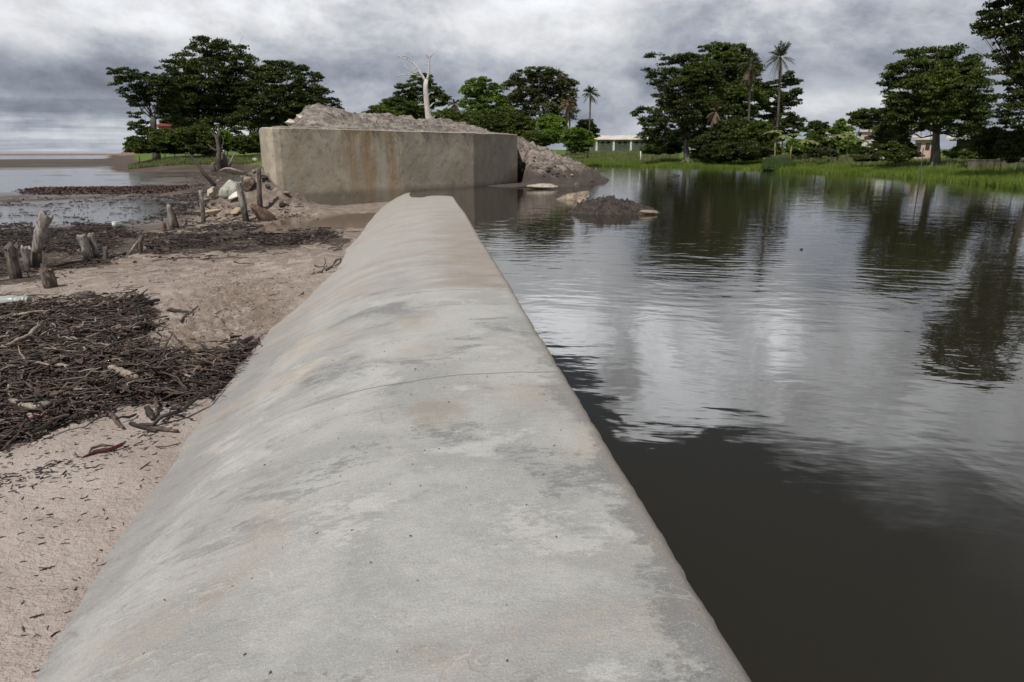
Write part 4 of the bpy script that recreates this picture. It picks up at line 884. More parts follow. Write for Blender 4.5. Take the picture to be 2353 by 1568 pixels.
def wall_obj(name, label, px0, px1, d, y0, y1, mat, cat='wall', n=0):
    a, c = np.array(PD(px0, y0, d)), np.array(PD(px1, y0, d)); zt = PD(px0, y1, d).z; ctr = (a+c)/2; L = np.linalg.norm((c-a)[:2]); rz = math.atan2((c-a)[1], (c-a)[0]); zb = a[2]-1
    mb = MB(); mb.box((ctr[0], ctr[1], (zb+zt)/2), (L, .2, zt-zb), rz); mb.box((ctr[0], ctr[1], zt+.03), (L+.06, .26, .06), rz); o = mb.build(name, mat, None, False); tag(recentre(o), label, cat)
wall_obj('garden_wall', 'whitewashed wall between the right-hand banana plants and the dark bushes', 1978, 2040, 72, 350, 324, M_WHITE)
wall_obj('garden_wall', 'low reddish brown bank of rubble at the foot of the long grey-roofed house', 2225, 2400, 52, 376, 369, M_BARK, 'wall')
def post(name, label, px, d, y0, y1, wd, mat, cat='post', group=None, lean=0):
    a, c = np.array(PD(px, y0, d)), np.array(PD(px+lean, y1, d)); k = pxm(d); a[2] -= .3
    mb = MB(); mb.tube([a, (a+c)/2+np.array([.02, 0, 0]), c], np.array([wd*.5, wd*.48, wd*.42])*k, 6, .08, int(px)); o = mb.build(name, mat); tag(recentre(o), label, cat, group)
post('fence_post', 'left white fence post standing in the weedy meadow', 1472, 78, 366, 348, 2.6, M_WHITE, group='meadow fence posts')
post('fence_post', 'right pale fence post standing in the meadow near the small bush', 1503, 86, 354, 345, 3, M_WHITE, group='meadow fence posts')
post('fence_post', 'thin stake in the marsh grass at the right, below the long house', 2300, 44, 385, 364, 1.6, M_BARKP)
post('reed_stalk', 'thin dark stalk leaning right, standing in the pond edge below the big right-hand tree', 2108, 33, 446, 340, 2.2, M_BARK, 'stalk', lean=14)

# ------------------------------------------------------------------ driftwood stumps and snags
M_W1 = mat_simple('weathered_wood', (.12, .10, .082), (.37, .34, .30), 5, .9, .012, 22, c3=(.085, .07, .058), stretch=(2.5, 2.5, .6))
M_W2 = mat_simple('dark_wood', (.045, .034, .028), (.14, .11, .09), 5, .9, .012, 22, c3=(.22, .18, .15), stretch=(2.5, 2.5, .6))
M_W3 = mat_simple('red_wood', (.065, .035, .025), (.17, .10, .07), 5, .9, .012, 22, c3=(.06, .04, .03), stretch=(2.5, 2.5, .6))
_T = np.geomspace(1.2, 400, 1500)
for m_ in (M_W1, M_W2, M_W3):      # waterlogged dark foot of every stump
    nt = m_.node_tree; b = nt.nodes['Principled BSDF']; src = b.inputs['Base Color'].links[0].from_socket
    g_ = nt.nodes.new('ShaderNodeTexCoord').outputs['Generated']; gz_ = xyz(nt, g_)[2]; p_ = pos(nt)
    f_ = (gz_+(noise(nt, p_, 7, 4, .7)-.5)*.8).ss(.52, .22)
    setc(nt, b, mixc(nt, f_*.85, V(nt, src), (.028, .020, .015)))
    crack = noise(nt, scaled(nt, p_, 30, 30, 3), 1.0, 4, .7).ss(.56, .66)
    src = b.inputs['Base Color'].links[0].from_socket
    setc(nt, b, mixc(nt, crack*.6, V(nt, src), (.03, .024, .02)))
def gz(px, py, z=-.75):
    v = ray(px, py); k = 1/math.hypot(v.x, v.y); x = v.x*k*_T; y = v.y*k*_T; zr = CAM_H+v.z*k*_T; g = ground(x, y); i = int(np.argmax(g > zr)) or 1
    t = (zr[i-1]-g[i-1])/((zr[i-1]-g[i-1])-(zr[i]-g[i])+1e-9); q = _T[i-1]+(_T[i]-_T[i-1])*t
    x, y = v.x*k*q, v.y*k*q; return np.array([x, y, float(ground(np.array([x]), np.array([y]))[0])])
def stump(name, label, bpx, bpy, path, wd, mat, group=None, hollow=False, cat='stump', sides=14, rough=.09, seed=1, zoff=0, broken=.5, extra=None):
    """path: picture points above the base at the base's own distance; wd: widths in picture units"""
    b = gz(bpx, bpy); b[2] += zoff; d = math.hypot(b[0], b[1]); v0 = ray(bpx, bpy); k = pxm(d)*1.0
    k = (Vector(b)-CAMP).dot(Fv)/FPX
    pts = [b-np.array([0, 0, .15])]+[np.array(PD(px, py, d)) for px, py in path]
    pts = np.array(pts); m = (len(pts)-1)*5+1; tt = np.linspace(0, len(pts)-1, m); pts = np.stack([np.interp(tt, np.arange(len(pts)), pts[:, i]) for i in range(3)], -1); rad = np.interp(tt, np.arange(len(wd)), np.array(wd)*k/2)
    rg = np.random.default_rng(seed); lump = 1+rough*np.cumsum(rg.normal(size=m))*.25; rad = rad*np.clip(lump, .8, 1.25)
    t = np.gradient(pts, axis=0); t /= np.linalg.norm(t, axis=1)[:, None]; a = np.cross(t, [0, 1, 0]); a /= np.linalg.norm(a, axis=1)[:, None]; bb = np.cross(t, a)
    ang = np.arange(sides)*2*math.pi/sides; fl = 1+rough*rg.normal(size=sides)[None, :]+rough*.5*rg.normal(size=(m, sides))
    R_ = rad[:, None]*fl; v = pts[:, None, :]+R_[:, :, None]*(np.cos(ang)[None, :, None]*a[:, None, :]+np.sin(ang)[None, :, None]*bb[:, None, :])
    v[-1] += t[-1]*(rg.uniform(-1, 1, sides)*rad[-1]*broken)[:, None]
    vs = list(v.reshape(-1, 3)); f = [(i*sides+j, i*sides+(j+1) % sides, (i+1)*sides+(j+1) % sides, (i+1)*sides+j) for i in range(m-1) for j in range(sides)]
    base_i = (m-1)*sides; cur = base_i
    for sc, dn in ((.72, -.05), (.55, .9 if hollow else .12), (.05, 1.6 if hollow else .1)):
        c = pts[-1]-t[-1]*rad[-1]*dn; ring = c+(v[-1]-pts[-1])*sc; st = len(vs); vs += list(ring)
        f += [(cur+j, cur+(j+1) % sides, st+(j+1) % sides, st+j) for j in range(sides)]; cur = st
    f.append(tuple(cur+j for j in range(sides)))
    o = mesh(name, np.array(vs), f, mat, smooth=True); tag(recentre(o), label, cat, group); return o
G1 = 'old mangrove stumps and posts on the beach'
stump('stump', 'tall grey stump with a hollow top leaning right, at the far left of the beach', 78, 618, [(84, 575), (92, 540), (99, 512), (107, 493)], [24, 20, 25, 26, 28], M_W1, G1, True, seed=3)
stump('stump', 'dark short stump with pale top, leftmost beside the tall hollow stump', 38, 640, [(30, 600), (26, 565)], [26, 24, 30], M_W2, G1, seed=4, broken=.8)
stump('stump', 'curved grey stump between the leftmost dark stump and the tall hollow stump', 68, 622, [(60, 590), (58, 568)], [17, 15, 22], M_W1, G1, seed=5, broken=.8)
stump('stump', 'small brown stump standing alone in pale sand below the tall hollow stump', 117, 660, [(110, 640), (104, 618)], [28, 27, 22], M_W2, G1, seed=6, broken=1.1)
stump('stump', 'pale round-topped post leaning left, front one of a pair', 206, 597, [(196, 565), (187, 540)], [19, 21, 22], M_W1, G1, seed=7, broken=.2)
stump('stump', 'pale split post leaning left, back one of a pair', 224, 592, [(218, 565), (208, 538)], [14, 15, 14], M_W1, G1, seed=8, broken=.4)
stump('stump', 'small dark post right of the pale pair', 243, 598, [(241, 568)], [10, 9], M_W2, G1, seed=9)
stump('stump', 'dark crooked stub in the litter between the pale pair and the split red post', 322, 580, [(320, 560), (327, 542)], [12, 12, 12], M_W2, G1, seed=10)
stump('driftwood_stick', 'grey stick leaning on the dark crooked stub', 288, 588, [(305, 572), (316, 555)], [6, 5, 4], M_W1, G1, cat='stick', seed=11, zoff=.08)
stump('stump', 'upright pale half of the split post in the middle of the beach', 396, 528, [(392, 500), (388, 472)], [13, 12, 10], M_W1, G1, seed=12, broken=.8)
stump('stump', 'reddish slanted half of the split post in the middle of the beach', 408, 524, [(400, 500), (393, 480)], [12, 10, 6], M_W3, G1, seed=13, broken=.8)
stump('stump', 'short red brown stub just left of the split post', 379, 532, [(377, 512)], [8, 8], M_W3, G1, seed=14)
stump('stump', 'thin straight grey post in front of the yellowish rocks', 468, 512, [(464, 470), (461, 438)], [11, 10, 9], M_W1, G1, seed=15)
stump('stump', 'thick pale post leaning left, in front of the white greenish slab', 566, 508, [(556, 460), (547, 418)], [14, 14, 13], M_W1, G1, seed=16)
stump('stump', 'dark thin post closest to the left corner of the concrete block', 598, 488, [(596, 440), (595, 400), (596, 386)], [12, 11, 10, 8], M_W2, G1, seed=17)
stump('stump', 'tiny peg between the split post and the thin grey post', 428, 518, [(427, 503)], [5, 5], M_W2, G1, seed=18)
stump('log', 'rotten red brown log lying right of the thick leaning pale post', 620, 506, [(600, 490), (578, 472)], [34, 26, 10], M_W3, None, cat='log', seed=19, zoff=.05, rough=.18)
stump('stump', 'fat dark stump beside the foot of the tall grey snag', 512, 390, [(512, 368), (508, 352)], [26, 20, 16], M_W2, G1, seed=20, zoff=0)
stump('stump', 'low curled root left of the fat dark stump at the snag', 492, 395, [(488, 380), (494, 374)], [14, 9, 5], M_W2, G1, seed=21)

def snag(name, label, bpx, bpy, limbs, mat, cat, d=None):
    b = gz(bpx, bpy); d = d or math.hypot(b[0], b[1]); k = pxm(d); root = empty(name, tuple(b), label, cat)
    for i, (nm, pts, r0, r1) in enumerate(limbs):
        mb = MB(); pp = np.array([np.array(PD(px, py, d)) for px, py in pts]); m = len(pts)*3; tt = np.linspace(0, len(pts)-1, m); pp = np.stack([np.interp(tt, np.arange(len(pts)), pp[:, q]) for q in range(3)], -1)
        mb.tube(pp, np.linspace(r0, r1, m)*k, 8, .16, i+3); mb.build(nm, mat, root)
snag('tree_snag', 'tall grey snag with broken antler-like branches left of the concrete block', 502, 392, [('trunk', [(506, 397), (502, 370), (503, 345), (500, 325), (496, 312)], 5.5, 3.2), ('branch', [(500, 325), (505, 305), (502, 293), (497, 287)], 3, 1.0), ('branch', [(498, 318), (489, 308), (484, 302)], 2.6, .8), ('branch', [(503, 350), (488, 342), (478, 332)], 3, 1.2), ('branch', [(506, 345), (514, 328), (512, 316)], 1.8, .6)], M_W2, 'dead tree')
snag('bare_branch', 'long dark crooked branch leaning left over the yellowish rock', 492, 430, [('branch', [(494, 428), (484, 415), (468, 400), (455, 378), (440, 362), (432, 351)], 5.0, 1.7), ('branch', [(455, 378), (452, 370), (450, 366)], 1.5, .6)], M_W2, 'branch')
snag('bare_branch', 'short grey branch sticking up from the rubble right of the snag', 528, 385, [('branch', [(526, 384), (532, 368), (540, 352)], 3.2, 1.4), ('branch', [(532, 368), (524, 362)], 1.4, .7)], M_W1, 'branch')
snag('root_tangle', 'small tangle of dark roots against the far left flank of the weir', 745, 628, [('root', [(716, 640), (728, 628), (742, 622), (752, 610)], 2.4, 1.2), ('root', [(738, 630), (748, 604), (746, 592)], 1.6, .7), ('root', [(748, 622), (764, 612), (772, 598), (784, 594), (782, 604), (770, 612)], 3.0, 1.8), ('root', [(722, 610), (732, 614), (745, 612)], 2.0, .8), ('root', [(712, 634), (722, 626), (726, 634)], 3.0, 1.0)], M_W2, 'driftwood')

# rubble by the corner of the block
def rk(name, label, px, py, size, mat, seed, zo=.0, rz=0., tilt=0., z=None, ang=.8):
    b = gz(px, py) if z is None else np.array(P(px, py, z)); rock(name, (b[0], b[1], b[2]+zo), size, mat, seed, label, rz=rz, tilt=tilt, rough=.14, angular=ang)
rk('concrete_slab', 'grey broken concrete slab lying flat across the top of the rubble left of the block', 538, 440, (1.25, .8, .26), M_SOIL, 31, .72, .2, .18)
rk('slab_rock', 'white greenish standing slab under the grey slab, left of the block', 535, 450, (1.05, .45, .72), M_ROCKG, 33, .26, .15, -.25)
rk('pale_rock', 'cream block leaning at the left of the greenish slab', 487, 455, (.62, .5, .72), M_LIME, 35, .30, .4, .5)
rk('pale_rock', 'bright white crumbling rock at the lower right of the greenish slab', 545, 458, (.62, .4, .3), mat_simple('white_rock', (.62, .58, .50), (.78, .75, .68), 4, .9, .02, 9), 37, .12, .1, -.4)
rk('sandstone_block', 'square tan stone behind the thin straight grey post', 458, 497, (.50, .4, .34), M_ROCKB, 39, .12, .1)
rk('sandstone_block', 'wide tan stone right of the thin straight grey post', 490, 495, (.85, .5, .30), mat_simple('tan_rock', (.30, .22, .13), (.42, .33, .21), 4, .9, .02, 12), 41, .10, -.1)
rk('sandstone_block', 'tan wedge of stone left of the foot of the thick leaning post', 542, 495, (.6, .4, .28), bpy.data.materials['tan_rock'], 43, .10, .3, -.3)
rk('brick_rubble', 'reddish brown boulder tucked in the soil between the greenish slab and the block', 570, 438, (.6, .5, .6), M_ROCKB, 45, .2, .2)
rk('pale_rock', 'tan rock on the crest of the soil at the left corner of the block', 588, 368, (.6, .4, .35), M_LIME, 47, 0, .2, z=.75)
for i, (px, py, s, lab) in enumerate([(300, 432, .12, 'small white pebble on the mud right of the wrack line'), (357, 371, .5, 'small pale stone on the flats below the left shore grass'), (266, 470, .1, 'tiny pale shell on the sand above the split post')]):
    rk('stone', lab, px, py, (s, s, s*.7), M_LIME, 60+i, s*.2)
rg_ = np.random.default_rng(44)
for i in range(24):
    px, py = rg_.uniform(470, 660), rg_.uniform(385, 480)
    s = rg_.uniform(.10, .34); k = i % 3; q = gz(px, py)
    rock('stone', (q[0], q[1], q[2]+s*.2), (s*1.3, s, s*.75), (M_ROCKB, M_MUD, M_SOIL)[k], 200+i, ('tan broken stone in the rubble at the left corner of the block', 'dark broken stone in the rubble at the left corner of the block', 'grey brown broken stone in the rubble at the left corner of the block')[k], 'rock', rz=i, group='loose stones at the left corner of the block', sub=3)
# rocks on the soil heaps
for i, (px, py, d, s, lab) in enumerate([(718, 246, 32.2, .42, 'grey angular stone on the very peak of the soil heap'), (668, 279, 30.4, .7, 'whitish slab on the left shoulder of the soil heap'), (690, 267, 31.0, .5, 'pale stone just below the peak of the soil heap'), (868, 276, 34.2, .8, 'dark clod in the middle of the soil heap'), (935, 283, 35, .8, 'dark clod between the middle of the soil heap and the dead tree')]):
    c = PD(px, py+3, d); rock('soil_clod' if 'clod' in lab else 'stone', tuple(c), (s, s*.8, s*.45), M_SOIL if 'clod' not in lab and i == 0 else (M_LIME if i in (1, 2) else M_MUD), 70+i, lab, 'clod' if 'clod' in lab else 'rock', rz=i, sub=3)
rng_ = np.random.default_rng(8)
for i in range(26):     # clods on the spoil slope
    px = rng_.uniform(1195, 1360); t = (px-1190)/190; py = 330+t*95+rng_.uniform(4, 60)*(1-t*.7); 
    lo, hi = 30., 44.
    # walk the ray until it meets the heap
    for d in np.linspace(31, 46, 160):
        q = PD(px, py, d); zz, kk = side_heap(np.array([[q.x]]), np.array([[q.y]]))
        if q.z < zz[0, 0]: break
    else: continue
    if q.z < -.1: continue
    s = rng_.uniform(.12, .38); dark = i % 3
    rock('soil_clod', (q.x, q.y, q.z), (s*1.3, s, s*.8), (M_MUD, M_ROCKB, M_SPOIL)[dark], 100+i, ('dark wet clod on the pond-side slope of the spoil heap', 'brown clod on the pond-side slope of the spoil heap', 'pinkish clod on the pond-side slope of the spoil heap')[dark], 'clod', group='clods on the spoil heap', sub=3)

# ------------------------------------------------------------------ litter
M_STK = mat_simple('twig_wood', (.013, .009, .007), (.090, .060, .043), 14, .75, island=True, c3=(.20, .145, .105))
M_STKD = mat_simple('twig_wood_dark', (.007, .005, .004), (.034, .023, .018), 14, .6, island=True)
M_STKL = mat_simple('twig_wood_pale', (.16, .12, .09), (.34, .28, .22), 14, .8, c3=(.08, .06, .045))
M_LF = mat_simple('dead_leaf', (.022, .011, .010), (.095, .058, .042), 9, .55, island=True)
M_WEED = mat_simple('weed', (.022, .010, .009), (.085, .042, .032), 9, .7, island=True)
def sample_poly(poly, n, rng, z=-.72, patchy=0.0):
    pa = np.array(poly, float); out = []
    wpts = np.array([gz(px, py)[:2] for px, py in poly]); lo, hi = wpts.min(0), wpts.max(0)
    while len(out) < n:
        q = lo+(hi-lo)*rng.random((n*3, 2)); z_ = ground(q[:, 0], q[:, 1]); px, py = to_px(q[:, 0], q[:, 1], z_)
        ok = in_poly(px+rng.normal(size=len(px))*16, py+rng.normal(size=len(px))*9, poly)
        if patchy: ok &= (fbm(q[:, 0]*1.1, q[:, 1]*1.1, 4, 301) > patchy*rng.uniform(.3, 1.2, len(px))-.12)
        out += list(q[ok])
    return np.array(out[:n])
def stick_arrays(c, az, el, L, r, bend, rng, sides=5, segs=4):
    """many sticks at once -> verts, faces"""
    n = len(c); t = np.linspace(-.5, .5, segs+1)
    dr = np.stack([np.cos(az)*np.cos(el), np.sin(az)*np.cos(el), np.sin(el)], -1); sd = np.stack([-np.sin(az), np.cos(az), 0*az], -1); up = np.cross(dr, sd)
    ctr = c[:, None, :]+dr[:, None, :]*(t[None, :, None]*L[:, None, None])+sd[:, None, :]*((bend*L)[:, None]*(1-4*t[None, :]**2)+.04*L[:, None]*rng.normal(size=(n, segs+1)))[:, :, None]+up[:, None, :]*(.03*L[:, None]*rng.normal(size=(n, segs+1)))[:, :, None]
    ang = np.arange(sides)*2*math.pi/sides; rr = r[:, None]*np.interp(t, [-.5, 0, .5], [1.05, .9, .45])[None, :]*(1+.15*rng.normal(size=(n, segs+1)))
    ring = np.cos(ang)[None, None, :, None]*sd[:, None, None, :]+np.sin(ang)[None, None, :, None]*up[:, None, None, :]
    v = ctr[:, :, None, :]+rr[:, :, None, None]*ring; v = v.reshape(-1, 3)
    per = (segs+1)*sides; f1 = [(i*sides+j, i*sides+(j+1) % sides, (i+1)*sides+(j+1) % sides, (i+1)*sides+j) for i in range(segs) for j in range(sides)]
    f = (np.arange(n)[:, None, None]*per+np.array(f1)[None]).reshape(-1, 4); return v, f
def scatter(poly, n, Lr, rr, name, mat, label, seed, lift=.06, az_mu=.25, az_sd=.55, cat='litter', patchy=0.0):
    rng = np.random.default_rng(seed); q = sample_poly(poly, n, rng, patchy=patchy); L = rng.uniform(*Lr, n)*rng.random(n)**.35+.02; r = rng.uniform(*rr, n)
    z = ground(q[:, 0], q[:, 1])+r+rng.random(n)**1.5*lift; c = np.stack([q[:, 0], q[:, 1], z], -1)
    az = rng.normal(az_mu, az_sd, n); wild = rng.random(n) < .62; az[wild] = rng.uniform(0, 6.28, wild.sum()); el = rng.normal(0, .10, n); el[rng.random(n) < .05] += .4
    v, f = stick_arrays(c, az, el, L, r, rng.normal(0, .07, n), rng); o = mesh(name, v, f, mat, smooth=True); tag(o, label, cat, None, 'stuff')
def leafscatter(poly, n, size, name, mat, label, seed, lift=.05, up=1.6, patchy=0.0):
    rng = np.random.default_rng(seed); q = sample_poly(poly, n, rng, patchy=patchy); z = ground(q[:, 0], q[:, 1])+.01+rng.random(n)*lift
    v, f = leaf_quads(np.stack([q[:, 0], q[:, 1], z], -1), size, up, rng); tag(mesh(name, v, f, mat), label, 'litter', None, 'stuff')
PA = LITTER[0][0]; PB = LITTER[1][0]
PA2 = [(-220, 705), (140, 712), (300, 705), (340, 770), (380, 835), (500, 822), (545, 830), (490, 890), (420, 920), (310, 915), (200, 945), (90, 985), (-60, 1020), (-240, 1060)]
scatter(PA, 3100, (.06, .60), (.003, .011), 'twig_litter', M_STK, 'thick bed of brown twigs heaped on the sand at left', 1, .14, .15, 1.0)
scatter(PA, 2900, (.05, .35), (.005, .016), 'dark_twig_litter', M_STKD, 'wet black twigs in the heap on the sand at left', 2, .12, .15, 1.2)
scatter(PA2, 480, (.05, .45), (.004, .012), 'pale_twig_litter', M_STKL, 'scattered pale tan twigs through the dark heap at left', 31, .15, .2, .9)
scatter(PA, 1100, (.03, .16), (.002, .006), 'fine_twig_litter', M_STKD, 'loose fringe of fine twigs around the heap', 3, .02)
leafscatter(PA2, 1700, .07, 'leaf_litter', M_LF, 'curled dead brown leaves among the twigs', 4, .13, .6)
scatter(PB, 3500, (.08, .5), (.005, .018), 'wrack_litter', M_STKD, 'dark band of wave-washed debris across the middle of the beach', 5, .07, .2, .8, patchy=.10)
scatter(PB, 900, (.08, .5), (.005, .016), 'wrack_twigs', M_STK, 'brown twigs in the debris band across the beach', 6, .08, .2, .5)
leafscatter(PB, 1800, .12, 'wrack_leaves', M_LF, 'reddish dead leaves in the debris band across the beach', 7, .05, patchy=.10)
PC = [(-60, 470), (240, 462), (420, 440), (560, 470), (720, 500), (760, 540), (500, 500), (200, 520), (-60, 560)]
scatter(PC, 1500, (.08, .6), (.006, .022), 'beach_debris', M_STKD, 'scattered dark sticks on the brown upper beach', 8, .03, .2, .5, patchy=.12); leafscatter(PC, 1800, .13, 'beach_leaves', M_LF, 'scattered leaf scraps on the brown upper beach', 9, .02, patchy=.12)
PR = [(440, 400), (600, 380), (680, 460), (700, 500), (560, 510), (430, 500)]
scatter(PR, 900, (.08, .6), (.006, .02), 'rubble_twigs', M_STKD, 'black twigs tangled among the rubble at the left corner of the block', 15, .10, .2, 1.0)
PE = [(-60, 640), (160, 620), (420, 600), (760, 590), (800, 600), (640, 700), (590, 790), (400, 800), (340, 690), (-60, 690)]
scatter(PE, 170, (.03, .3), (.002, .007), 'sand_twigs', M_STKD, 'sparse twigs on the pale trodden sand beside the weir', 10, .0)
leafscatter(PE, 900, .025, 'sand_clods', M_STKD, 'dark crumbs on the pale trodden sand beside the weir', 12, .01, patchy=.16)
PF = [(-60, 1030), (200, 960), (430, 940), (420, 1000), (250, 1290), (60, 1600), (-60, 1600)]
scatter(PF, 260, (.006, .03), (.0016, .0042), 'sand_specks', M_STKD, 'small black bark chips on the pale foreground sand', 11, 0, .25, .3)
PG = [(-60, 1030), (60, 1010), (240, 955), (420, 940), (410, 990), (200, 1080), (-60, 1150)]
scatter(PG, 260, (.012, .07), (.002, .005), 'sand_chips', M_STKD, 'bark chips on the sand just below the twig heap', 13, 0, .3, .4, patchy=.1)
PW = [(60, 436), (240, 432), (430, 428), (425, 436), (250, 447), (70, 446)]
leafscatter(PW, 9000, .16, 'seaweed_line', M_WEED, 'long reddish brown line of weed on the tidal flat', 14, .10)
rng_ = np.random.default_rng(77)
# gravel crumbs on the weir crown
def weir_z(x, y): return np.interp(-x, -_g, _z)+fbm(x*.6, y*.3, 3, 71)*.018+fbm(x*.4, y*.35, 2, 72)*.03
n = 70; gx = rng_.normal(0, .45, n)-.1; gy = rng_.uniform(1.3, 5.5, n); gx = np.clip(gx, -1.2, .8)
v, f = stick_arrays(np.stack([gx, gy, weir_z(gx, gy)+.002], -1), rng_.uniform(0, 6.28, n), np.zeros(n), rng_.uniform(.004, .014, n), rng_.uniform(.0015, .0045, n), np.zeros(n), rng_, 5, 2)
tag(mesh('weir_grit', v, f, M_STK), 'tiny bits of grit scattered on the crown of the weir', 'grit', None, 'stuff')

# individual sticks that stand out
def stick(label, p0, p1, wd, mat, name='driftwood_stick', cat='stick', group=None, lift=(.03, .03), mid=None, seed=1, z=None, twigs=0, taper=.6):
    a, c = gz(*p0), gz(*p1); a[2] += lift[0]; c[2] += lift[1]; k = (Vector(a)-CAMP).dot(Fv)/FPX
    rg = np.random.default_rng(seed); m = 9; t = np.linspace(0, 1, m); L = np.linalg.norm(c-a)
    if mid: 
        q = gz(*mid); q[2] += sum(lift)/2+.01; pts = np.array([(1-s)**2*a+2*s*(1-s)*(2*q-(a+c)/2)+s*s*c for s in t])
    else: pts = a+(c-a)*t[:, None]
    pts[1:-1] += rg.normal(size=(m-2, 3))*L*.012
    mb = MB(); mb.tube(pts, wd*k/2*np.interp(t, [0, .1, .8, 1], [.9, 1, taper+.15, taper*.8]), 9, .10, seed)
    for i in range(twigs):
        j = rg.integers(2, m-2); dv = (c-a)/L; s_ = np.cross(dv, [0, 0, 1])*(1 if i % 2 else -1); e = pts[j]+(dv*.5+s_*.6+np.array([0, 0, .3]))*L*.22
        mb.tube([pts[j], (pts[j]+e)/2+rg.normal(size=3)*.01, e], np.array([.4, .3, .15])*wd*k/2, 5, .1, i)
    o = mb.build(name, mat); tag(recentre(o), label, cat, group)
stick('long dark log end resting up on the weir flank, right end of the twig heap', (500, 830), (582, 797), 13, M_STKD, 'log', 'log', lift=(.05, .12), seed=3, taper=.9)
stick('long thin black branch across the right side of the twig heap', (330, 822), (515, 828), 7, M_STKD, lift=(.09, .10), seed=4)
stick('long brown stick reaching from the heap to the weir below the black branch', (395, 860), (535, 840), 9, M_STK, lift=(.08, .12), seed=5)
stick('dark stick pointing up to the right against the weir flank', (322, 985), (505, 905), 10, M_STKD, lift=(.03, .12), mid=(420, 962), seed=6)
stick('thin twig with side shoots lying up on the weir flank', (420, 900), (523, 876), 4, M_STKD, lift=(.08, .15), seed=7, twigs=3)
stick('long pale curved stick with a fat right end, in the middle left of the heap', (10, 822), (98, 780), 8, M_STKL, lift=(.13, .18), mid=(60, 808), seed=8, taper=1.2)
stick('pale tan stick across the upper left of the heap', (30, 745), (115, 735), 7, M_STKL, lift=(.13, .13), seed=9)
stick('straight brown branch under the long pale curved stick', (0, 838), (70, 822), 9, M_STK, lift=(.12, .12), seed=10)
stick('thick pale chunk of wood in the right half of the heap', (258, 872), (318, 892), 16, M_STKL, 'driftwood_chunk', 'driftwood', lift=(.12, .10), seed=11, taper=1.1)
stick('grey log piece with a blunt right end at the lower left of the heap', (30, 945), (122, 953), 14, M_STKL, 'driftwood_chunk', 'driftwood', lift=(.10, .10), mid=(75, 962), seed=12, taper=1.2)
stick('long brown root along the lower edge of the heap at left', (-10, 962), (145, 978), 8, M_STKL, lift=(.08, .06), seed=13)
stick('thick brown stick pointing down-left at the lower edge of the heap', (105, 992), (170, 955), 10, M_STK, lift=(.05, .06), seed=14)
stick('diagonal grey stick slanting up to the right through the lower heap', (130, 935), (210, 895), 7, M_STK, lift=(.10, .12), seed=15)
stick('straight dark stick sticking out of the upper right of the heap', (268, 728), (342, 682), 6, M_STK, lift=(.06, .12), seed=16)
stick('dark stick with a knobbed right end at the top of the heap', (300, 712), (367, 697), 8, M_STKD, lift=(.05, .05), seed=17, taper=1.1)
stick('thin black branch with shoots at the upper right of the heap', (285, 770), (352, 745), 5, M_STKD, lift=(.05, .10), mid=(318, 750), seed=18, twigs=4)
stick('forked twig arching above the sand right of the heap', (370, 825), (400, 792), 6, M_STK, lift=(.04, .14), seed=19, twigs=2)
stick('dark twig arching right from the forked twig', (392, 788), (445, 812), 5, M_STK, lift=(.14, .03), seed=20)
stick('blackish stick lying straight down the sand below the heap', (338, 942), (352, 968), 13, M_STKD, lift=(.02, .02), seed=21, taper=1)
stick('short grey upright stick end below the heap', (360, 928), (362, 958), 10, M_STK, lift=(.06, .02), seed=22)
stick('slanting brown bark-stripped branch on the sand left of the twisted pair', (242, 945), (283, 988), 12, M_STK, lift=(.02, .02), seed=23)
stick('dark twisted branch on the sand below the heap, left of a pair', (300, 978), (360, 996), 10, M_STKD, lift=(.02, .02), seed=24)
stick('brown twisted branch on the sand below the heap, right of a pair', (345, 990), (410, 996), 12, M_STK, lift=(.02, .02), seed=25)
stick('short greenish twig between the heap and the weir', (378, 975), (396, 945), 6, M_STK, lift=(.02, .03), seed=26)
stick('short black twig near the weir foot', (400, 955), (425, 960), 6, M_STKD, lift=(.015, .015), seed=27)
stick('thin curved twig on the sand close to the weir foot', (358, 1028), (415, 1018), 2.6, M_STKD, lift=(.006, .006), mid=(388, 1030), seed=28)
stick('short thin black twig on the sand below the red pod', (322, 1080), (347, 1062), 2.5, M_STKD, lift=(.005, .005), seed=29)
stick('tiny black twig halfway down the foreground sand', (100, 1310), (127, 1302), 3, M_STKD, lift=(.004, .004), seed=30, twigs=1)
stick('short black twig near the bottom left corner', (68, 1422), (102, 1412), 3.4, M_STKD, lift=(.004, .004), seed=31, twigs=1)
stick('yellowish grass stem crossing the twigs on the trodden sand', (425, 745), (448, 705), 1.6, M_STKL, lift=(.02, .12), seed=32)
stick('pale brown branch on the trodden sand beside the grass stems', (415, 742), (455, 712), 6, M_STK, lift=(.02, .06), seed=33, twigs=2)
stick('dark bark piece on the trodden sand right of the heap', (388, 715), (440, 720), 10, M_STKD, lift=(.01, .01), seed=34)
stick('small black stick on the slope of sand nearest the weir', (515, 712), (555, 718), 3, M_STKD, lift=(.01, .01), seed=35)
stick('rough dark log lump below the small brown stump', (172, 688), (220, 684), 22, M_W2, 'log', 'log', lift=(.04, .04), seed=36, taper=1)
stick('small dark clod of wood above the bottle-side of the heap', (148, 700), (165, 694), 14, M_STKD, 'driftwood_chunk', 'driftwood', lift=(.03, .03), seed=37, taper=1)
stick('dead twig lying on the weir crest left flank', (478, 1008), (512, 990), 1.6, M_STKD, lift=(.24, .26), seed=38) if False else None
